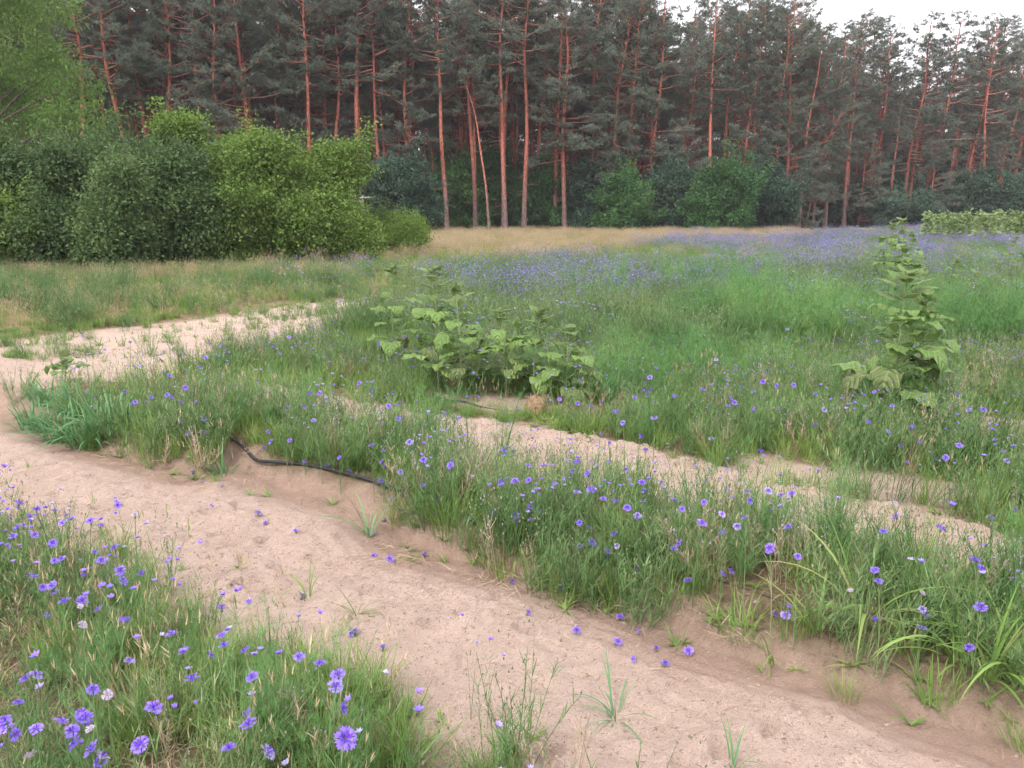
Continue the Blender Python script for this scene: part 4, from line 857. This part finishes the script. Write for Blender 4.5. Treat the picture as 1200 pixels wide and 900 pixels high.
# ------------------------------------------------------------------ shrubs and trees
def lobes_points(lobes, n, rc, up=.2):
    """points and outward directions scattered in small leaf clusters over lumpy lobes"""
    L = np.array(lobes); area = L[:, 3] ** 2; k = R.choice(len(L), n, p=area / area.sum()); d = R.normal(size=(n, 3)); d[:, 2] += up; d /= np.linalg.norm(d, axis=1, keepdims=True)
    r = L[k, 3] * (1 - np.abs(R.normal(0, .13, n))) * (1 + .2 * R.normal(0, .6, n).clip(-1, 1.3))
    return L[k, :3] + d * r[:, None], d
def shrub_parts(w, dpt, h, nlobe, ncl, per, leaf, mat, root, wr=.55, stems=7, base=.0, rc=.16):
    lobes = []
    for k in range(nlobe):
        a = U(0, 2 * PI); rr = math.sqrt(U()) * .72; zz = U(.1, .86); shrink = math.sqrt(max(.05, 1 - (zz * .95) ** 2.4))
        lobes.append((math.cos(a) * rr * w / 2 * shrink * 1.1, math.sin(a) * rr * dpt / 2 * shrink * 1.1, base + zz * (h - base), U(.1, .26) * min(h, w) * (1.1 - .35 * zz)))
    ncl = int(ncl * (1.6 if leaf < .15 else 1.35)); C, D = lobes_points(lobes, ncl, rc); C[:, 2] = np.maximum(C[:, 2], .06)
    ns = 90; k = R.integers(0, ncl, ns * 5); k[:] = np.repeat(k[:ns], 5); tt = np.tile(np.linspace(.3, 1.3, 5), ns); sl = np.repeat(U(.25, .6, ns) * leaf / .1, 5)
    C = np.concatenate([C, C[k] + (D[k] * .7 + np.array([0, 0, .55])) * (tt * sl)[:, None]]); D = np.concatenate([D, D[k]])
    C = np.repeat(C, per, 0); D = np.repeat(D, per, 0); off = R.normal(0, rc, C.shape) * np.array([1, 1, .75]); C = C + off; C[:, 2] = np.maximum(C[:, 2], .02)
    D = D * .8 + R.normal(0, .7, D.shape) + np.array([0, 0, -.1]); b = MB(); b.leaves(C, D, leaf * U(.6, 1.3, len(C)), wr, .22); ob('foliage', b.mesh('foliage', mat), root)
    for k in range(stems):
        l = lobes[R.integers(0, nlobe)]; p = np.array([[l[0] * .2, l[1] * .2, -.1], [l[0] * .5, l[1] * .5, l[2] * .5], [l[0] * .95, l[1] * .95, l[2]]]); b = MB(); b.tube(p, [.045, .03, .012], 5); ob('stem', b.mesh('stem', M['wood'], True), root)
def shrub(name, px, Yd, w, dpt, h, mat, label, cat='shrub', group=None, nlobe=26, ncl=1300, per=16, leaf=.105, base=0.0, **kw):
    x = (px - 600) / FPX * (Yd * CP + CAM_H * SP); root = bpy.data.objects.new(name, None); COL.objects.link(root); root.location = (x, Yd, H1(x, Yd)); tag(root, label, cat, group)
    shrub_parts(w, dpt, h, nlobe, ncl, per, leaf, M[mat], root, base=base, **kw); return root
HG = 'hedge of shrubs at the left of the field'
shrub('hedge_shrub', -60, 21.5, 6.0, 3.5, 3.7, 'shrub_dark', 'tall dark green shrub cut off by the left edge', 'shrub', HG, 20, 2300, 16, .09, wr=.75)
shrub('hedge_shrub', 75, 21.5, 5.2, 3.5, 3.55, 'shrub_dark', 'large dark green shrub at the left of the hedge', 'shrub', HG, 20, 2300, 16, .09, wr=.75)
shrub('hedge_shrub', 190, 22.5, 4.6, 3.2, 3.5, 'shrub_dark', 'mid green shrub between the dark and the yellow green ones', 'shrub', HG, 18, 2000, 16, .09, wr=.75)
shrub('hedge_shrub', 305, 23.5, 4.6, 3.2, 3.75, 'shrub_light', 'tall yellow green shrub in the middle of the hedge', 'shrub', HG, 19, 2100, 16, .09, wr=.75)
shrub('hedge_shrub', 375, 25.5, 3.4, 3.0, 3.9, 'shrub_light', 'yellow green shrub at the right end of the tall hedge', 'shrub', HG, 14, 1500, 16, .09, wr=.75)
shrub('hedge_shrub', 395, 24.3, 3.0, 2.4, 1.7, 'shrub_light', 'low yellow green shrub at the foot of the hedge end', 'shrub', HG, 22, 900)
shrub('hedge_shrub', 12, 20.3, 2.4, 2.0, 2.3, 'shrub_light', 'small yellow green shrub before the dark ones at the left edge', 'shrub', HG, 12, 700, 16, .09, wr=.75)
shrub('hedge_shrub', 150, 20.8, 3.4, 2.4, 2.7, 'shrub_dark', 'fresher green shrub before the dark ones', 'shrub', HG, 12, 900, 16, .09, wr=.75)
shrub('hedge_shrub', 222, 24.5, 2.6, 2.4, 4.4, 'shrub_light', 'upright light shrub poking over the joint of the hedge', 'shrub', HG, 12, 800, 16, .09, wr=.75)
shrub('low_shrub', 455, 26.5, 3.4, 2.4, 1.45, 'shrub_light', 'low rounded green mound at the end of the hedge', 'shrub', HG, 24, 1100, 16, .07)
shrub('hedge_shrub', 130, 25.5, 4.5, 3, 4.3, 'shrub_dark', 'dark shrub standing behind the hedge below the pale tree', 'shrub', HG, 26, 1200)

UG = 'undergrowth bushes at the forest edge'
shrub('forest_bush', 462, 47, 5.2, 3.2, 5.0, 'spruce', 'blue green bush behind the end of the hedge', 'bush', UG, 26, 1100, 16, .17)
shrub('forest_bush', 535, 55, 5.0, 3.0, 4.6, 'under', 'green bush behind the leftmost orange pine trunks', 'bush', UG, 24, 900, 16, .19)
shrub('forest_bush', 580, 57, 4.5, 3.0, 6.0, 'under', 'tall green bush behind the leaning thin trunk', 'bush', UG, 26, 900, 16, .19)
shrub('forest_bush', 640, 56, 4.6, 3.0, 5.2, 'under', 'fresh green bush right of the paired pine trunks', 'bush', UG, 26, 900, 16, .19)
shrub('forest_bush', 690, 55, 4.0, 3.0, 4.0, 'spruce', 'dark bush around the grey pine trunk', 'bush', UG, 22, 800, 16, .19)
shrub('forest_bush', 728, 53, 3.9, 3.0, 4.2, 'under', 'rounded bright green bush at the centre of the forest edge', 'bush', UG, 26, 1000, 16, .17)
shrub('forest_bush', 782, 55, 3.6, 3.0, 4.4, 'spruce', 'narrow dark bush right of the rounded green one', 'bush', UG, 22, 800, 16, .19)
shrub('forest_bush', 845, 53, 5.8, 3.6, 4.6, 'under', 'widest drooping green bush at the forest edge', 'bush', UG, 34, 1500, 16, .17)
shrub('forest_bush', 895, 55, 4.0, 3.2, 4.2, 'spruce', 'dark bush where the forest edge steps back', 'bush', UG, 24, 900, 16, .19)
for k, px in enumerate((965, 1010, 1060, 1105, 1150, 1200, 1255)):
    shrub('forest_bush', px, 70 + 2 * math.sin(k * 2.3), 6.0, 3.5, 3.2 + 1.0 * math.sin(k * 1.7 + 1), 'spruce', ['dark low bush at the foot of the set back forest, first from the corner', 'dark low bush at the foot of the set back forest, second from the corner', 'dark low bush at the foot of the set back forest, third from the corner', 'dark bush behind the left end of the sunflower row', 'dark bush behind the middle of the sunflower row', 'dark bush behind the right end of the sunflower row', 'dark bush cut off at the right edge behind the sunflower row'][k], 'bush', 'dark bushes below the set back pines', 22, 600, 16, .24)

# pale deciduous tree at the upper left
def decid_tree():
    x = (30 - 600) / FPX * 31; root = bpy.data.objects.new('deciduous_tree', None); COL.objects.link(root); root.location = (x, 30, H1(x, 30)); tag(root, 'pale green leafy tree rising over the hedge in the upper left corner', 'tree')
    b = MB(); b.tube(np.array([[0, 0, -.2], [.1, 0, 2], [0, .1, 5], [.2, 0, 9], [.1, 0, 12]]), [.24, .2, .16, .1, .04], 8); tr = ob('trunk', b.mesh('trunk', M['wood'], True), root)
    lobes = []
    for k in range(76):
        zz = U(1.6, 12.5); prof = math.sin(PI * min(1, max(.08, (zz + .2) / 13.6))) ** .6; a = U(0, 2 * PI); rr = math.sqrt(U(.1, 1)) * 4.2 * prof; lobes.append((math.cos(a) * rr, math.sin(a) * rr, zz, U(.55, 1.05)))
        if k % 3 == 0:
            b = MB(); b.tube(np.array([[0, 0, zz * .7], [math.cos(a) * rr * .5, math.sin(a) * rr * .5, zz * .88], [math.cos(a) * rr, math.sin(a) * rr, zz]]), [.06, .04, .012], 5); ob('limb', b.mesh('limb', M['wood'], True), root)
    C, D = lobes_points(lobes, 4000, .2); C = np.repeat(C, 18, 0) + R.normal(0, .2, (4000 * 18, 3)) * np.array([1, 1, .7]); D = np.repeat(D, 18, 0) * .6 + R.normal(0, .6, C.shape) + np.array([0, 0, -.45])
    b = MB(); b.leaves(C, D, .15 * U(.6, 1.3, len(C)), .45, .2); ob('crown', b.mesh('crown', M['decid']), root)
decid_tree()

# Scots pines
def pine_proto(Ht, bare, lean, thin=1.0, low_side=None, dens=1.0):
    root = bpy.data.objects.new('pine_tree', None); n = 14; t = np.linspace(0, 1, n); ph = U(0, 6.28)
    path = np.stack([lean * Ht * t ** 1.3 + (.3 * np.sin(t * 5 + ph) + .12 * np.sin(t * 13 + ph * 3)) * t, (.25 * np.sin(t * 4 + ph * 2) + .1 * np.sin(t * 11 + ph)) * t, Ht * t - .2 * (1 - t)], 1)
    rad = .17 * thin * (1 - .82 * t) + .05 * np.exp(-t * 25); b = MB(); b.tube(path, rad, 9); trunk = ob('trunk', b.mesh('trunk', M['bark'], True), root, link=False)
    br = MB(); tufts = []; dirs = []
    def at_t(f): return np.array([np.interp(f, t, path[:, q]) for q in range(3)])
    nl = int(38 * dens)
    for k in range(nl):
        f = bare + (1 - bare) * ((k + U(0, 1)) / nl) ** .9; P = at_t(min(f, .99)); rel = (f - bare) / (1 - bare)
        a = U(0, 2 * PI)
        if low_side is not None and rel < .35: a = low_side + R.normal(0, .7)
        L = (1.2 + 2.3 * math.sin(PI * min(1, .12 + rel * .8)) ** .8) * U(.6, 1.2) * (1 - .5 * rel); el = -.15 + .9 * rel + R.normal(0, .15)
        m = 6; pts = [P]; q = P.copy()
        for s in range(m):
            e2 = el + .35 * (s / m) * (1 if U() < .6 else -.4); a += R.normal(0, .16); q = q + L / m * np.array([math.cos(a) * math.cos(e2), math.sin(a) * math.cos(e2), math.sin(e2)]); pts.append(q.copy())
        pts = np.array(pts); br.tube(pts, np.linspace(.05 * thin * (1.2 - rel) + .012, .008, m + 1), 5, 0, False)
        for s in range(int(6 * L / 2 + 2)):
            g = U(.35, 1.0); B = np.array([np.interp(g, np.linspace(0, 1, m + 1), pts[:, c]) for c in range(3)]); a2 = a + R.normal(0, .9); e3 = U(-.15, .7); l2 = U(.35, .95) * (1.25 - .5 * g); d2 = np.array([math.cos(a2) * math.cos(e3), math.sin(a2) * math.cos(e3), math.sin(e3)])
            br.tube(np.array([B, B + d2 * l2 * .5, B + d2 * l2 + [0, 0, .05]]), [.012, .008, .004], 3, 0, False)
            kk = 9; g2 = U(.4, 1.05, kk); tufts.append(B + d2 * (l2 * g2)[:, None] + R.normal(0, .09, (kk, 3)) * np.array([1, 1, .55])); dirs.append(np.tile(d2 * .5 + np.array([0, 0, .55]), (kk, 1)))
    for k in range(16):                                     # dead snags on the bare trunk
        f = U(.1, bare + .1); P = at_t(f); a = U(0, 6.28); L = U(.3, 1.5); e = U(-.3, .35); d = np.array([math.cos(a) * math.cos(e), math.sin(a) * math.cos(e), math.sin(e)]); br.tube(np.array([P, P + d * L * .5, P + d * L + [0, 0, U(-.2, .25)]]), [.022, .014, .004], 4, 0, False)
    ob('branches', br.mesh('branches', M['branchbark'], True), root, link=False)['kind'] = 'stuff'
    C = np.concatenate(tufts); D = np.concatenate(dirs); b = MB(); b.needles(C, D, .19, 10, .013, .8); ob('crown', b.mesh('crown', M['pine']), root, link=False)
    return root
PP = [pine_proto(17, .56, .0), pine_proto(16, .52, .03), pine_proto(17.5, .6, -.03), pine_proto(16.5, .3, .015, 1.05, -PI / 2, 1.25), pine_proto(15.5, .55, -.015, .85), pine_proto(18, .62, .02, 1.1), pine_proto(16, .16, 0, 1.0, -PI / 2, 1.5)]
SLIM = pine_proto(11, .62, -.12, .55, None, .5); LOW = pine_proto(9, .08, .03, .6, -PI / 2, 1.2)
def place(proto, x, y, rz, s, label, group=None, sz=1.0):
    o = proto.copy(); COL.objects.link(o); o.location = (x, y, H1(x, y) - .05); o.rotation_euler = (R.normal(0, .022), R.normal(0, .022), rz); o.scale = (s, s, s * sz)
    for ch in proto.children:
        c = ch.copy(); COL.objects.link(c); c.parent = o
    tag(o, label, 'pine', group)
def xat(px, Yd): return (px - 600) / FPX * (Yd * CP + CAM_H * SP)
taken = []
FRONT = [(524, 52, 0, -.2, 1.0, 'orange pine trunk standing furthest left before the forest edge'), (592, 52, 2, 0.1, 1.0, 'leaning orange pine at the forest edge, second of the tall ones'), (614, 52.5, 5, .4, .95, 'straight orange pine right of the leaning one'),
         (662, 54, 3, .0, 1.0, 'dark barked pine with a low hanging bough over the field'), (545, 60, 4, 1.0, .95, 'orange pine set back between the front trunks'), (490, 58, 1, 2.4, 1.0, 'pine behind the end of the hedge'),
         (760, 56, 3, -.3, 1.0, 'broad pine with drooping boughs at the centre of the forest edge'), (828, 57, 0, .9, 1.0, 'tall pine above the widest green bush'), (868, 58, 6, .2, .9, 'pine with low boughs right of the widest bush'), (905, 58, 6, -.6, 1.0, 'dark dense pine at the corner where the forest steps back'),
         (935, 60, 6, .8, .95, 'dense pine hanging to the ground at the corner of the forest')]
for px, Yd, k, rz, s, lb in FRONT:
    x = xat(px, Yd); place(PP[k], x, Yd, rz, s * np.interp(px, [700, 800], [1, .92]), lb, 'pines along the forest edge'); taken.append((x, Yd))
x = xat(574, 51.5); place(SLIM, x, 51.5, .15, 1.0, 'thin leaning grey trunk between the orange pines', 'pines along the forest edge'); taken.append((x, 51.5))
x = xat(943, 61); place(SLIM, x, 61, 2.5, .8, 'slender bare young pine at the corner of the forest', 'pines along the forest edge'); taken.append((x, 61))
def edge_y(px):   # distance of the forest edge in each direction
    return np.interp(px, [-300, 120, 400, 700, 930, 985, 1010, 1300], [46, 46, 50, 55, 60, 66, 72, 72])
def zone_label(px, dep):
    marks = ['beyond the left edge', 'behind the pale leafy tree', 'over the dark shrubs', 'over the joint of dark and yellow green shrubs', 'over the tall yellow green shrub', 'over the right end of the hedge', 'over the blue green bush', 'around the leftmost orange trunk', 'around the leaning orange trunks', 'around the dark barked pine', 'over the rounded bright bush', 'over the narrow dark bush', 'over the widest green bush', 'at the corner of the forest', 'just right of the forest corner', 'over the gap left of the sunflower row', 'over the left half of the sunflower row', 'over the right half of the sunflower row', 'beyond the right edge']
    w = marks[int(np.searchsorted([0, 90, 180, 240, 330, 410, 490, 550, 635, 700, 755, 800, 870, 930, 985, 1070, 1135, 1200], px))]
    k = 0 if dep < 3 else 1 if dep < 9 else 2 if dep < 20 else 3
    return (['front rank forest pine ', 'second rank forest pine ', 'half hidden forest pine ', 'pine deep in the forest '][k] + w, ['front rank pines ', 'second rank pines ', 'half hidden pines ', 'deep forest pines '][k] + w)
n = 0; tries = 0
while n < 282 and tries < 9000:
    tries += 1; px = U(-70, 1265) if U() < .65 else U(120, 720); dep = U(0, 1) ** 1.7 * 32; e = float(edge_y(px)); Yd = e + dep; x = xat(px, Yd)
    dmin = 1.15 + dep * .03
    if any((x - a) ** 2 + (Yd - b_) ** 2 < dmin ** 2 for a, b_ in taken): continue
    taken.append((x, Yd)); k = int(R.integers(0, 7))
    if dep < 4 and U() < (.2 if px < 700 else .4): k = 3 if U() < .6 else 6
    if k == 6 and dep > 6: k = 2
    lb, gr = zone_label(px, dep); place(PP[k], x, Yd, R.normal(0, .7) if k in (3, 6) else U(0, 6.28), U(.88, 1.1) * np.interp(px, [700, 800, 960, 1010, 1140, 1200], [1, .95, .91, .96, .99, 1.06]), lb, gr); n += 1
for k, (px, Yd) in enumerate([(700, 56), (800, 57), (915, 57.5), (1005, 69), (1085, 70), (1165, 70)]):
    place(LOW, xat(px, Yd), Yd, U(-.6, .6), U(.75, 1.0), ['young dark pine beside the grey trunk', 'young pine between two bushes at the forest edge', 'young dense pine at the forest corner', 'young pine in the shade of the set back forest', 'young pine left behind the sunflower row', 'young pine right behind the sunflower row'][k], 'young pines')

# the depth of the wood behind: too many stems to count
n = 1150; px = U(-800, 2000, n); Yd = np.array([edge_y(q) for q in px]) + np.where((px < -90) | (px > 1290), U(0, 62, n), U(16, 62, n)); x = xat(px, Yd); k = R.integers(0, 6, n)
far_meshes = [next(c.data for c in PP[q].children if c.name.startswith(w)) for q in range(6) for w in ('trunk', 'crown')]
rz = U(0, 6.28, n); sc = U(.85, 1.02, n) * np.interp(px, [700, 800], [1, .92])
scatter('far_forest', far_meshes, np.r_[x, x], np.r_[Yd, Yd], np.r_[rz, rz], np.r_[sc, sc], np.r_[k * 2, k * 2 + 1], 'dense mass of pines deep in the wood')
root = bpy.data.objects.new('bush', None); bushes = []
for q in range(3):
    root = bpy.data.objects.new('bush', None); COL.objects.link(root); shrub_parts(5.5, 3.5, 5.0, 22, 420, 14, .27, M['spruce'], root, stems=0, rc=.25); bushes.append(root.children[0].data); bpy.data.objects.remove(root.children[0]); bpy.data.objects.remove(root)
n = 520; px = U(-800, 2000, n); Yd = np.array([edge_y(q) for q in px]) + np.where((px < -90) | (px > 1290), 0, 8) + U(0, 1, n) ** .6 * 50
scatter('forest_undergrowth', bushes, xat(px, Yd), Yd, U(0, 6.28, n), U(.6, 1.0, n) * (1 + .7 * sstep(30, 50, Yd - 50)), R.integers(0, 3, n), 'dark undergrowth filling the wood between the trunks')

# old wooden post at the end of the hedge
x, y, z = at_depth(426, 262, 30.5); root = bpy.data.objects.new('wooden_post', None); COL.objects.link(root); root.location = (x, y, H1(x, y)); tag(root, 'grey wooden post with crossbar behind the end of the hedge', 'post')
b = MB(); b.tube(np.array([[0, 0, -.1], [.01, 0, 1.0], [0, 0, 2.1]]), .05, 6); ob('upright', b.mesh('upright', M['post']), root)
b = MB(); b.tube(np.array([[-.3, -.055, 1.98], [.3, -.055, 2.02]]), .035, 4); ob('crossbar', b.mesh('crossbar', M['post']), root)
# like things in one place are told apart by their order from the left
ORD = ['first', 'second', 'third', 'fourth', 'fifth', 'sixth', 'seventh', 'eighth', 'ninth']
by = {}
for o in SC.objects:
    if o.parent is None and o.get('category') in ('pine', 'flower'): by.setdefault(o['label'], []).append(o)
for lb, os_ in by.items():
    if 2 <= len(os_) <= 9 and len(lb.split()) <= 13 and 'deep' not in lb and 'half hidden' not in lb:
        os_.sort(key=lambda o: o.location.x / max(1, o.location.y))
        for k, o in enumerate(os_): o['label'] = lb + ', ' + ORD[k] + ' from left'
print('flowers', nfl, 'pines', n)

# ------------------------------------------------------------------ damp summer air
def haze():
    m, t, out = nodes('haze'); v = N_(t, 'ShaderNodeVolumePrincipled'); v.inputs['Color'].default_value = (0.93, 0.87, 0.95, 1); v.inputs['Density'].default_value = 0.0005; v.inputs['Anisotropy'].default_value = 0.0
    t.links.new(v.outputs[0], out.inputs['Volume']); x0, x1, y0, y1, z0, z1 = -640, 640, -340, 960, -1.5, 22
    b = MB(); b.add([(x0, y0, z0), (x1, y0, z0), (x1, y1, z0), (x0, y1, z0), (x0, y0, z1), (x1, y0, z1), (x1, y1, z1), (x0, y1, z1)], [[3, 2, 1, 0], [4, 5, 6, 7], [0, 1, 5, 4], [1, 2, 6, 5], [2, 3, 7, 6], [3, 0, 4, 7]])
    tag(ob('haze', b.mesh('haze', m)), 'thin pale haze softening the far pines', None, None, 'stuff')
haze()
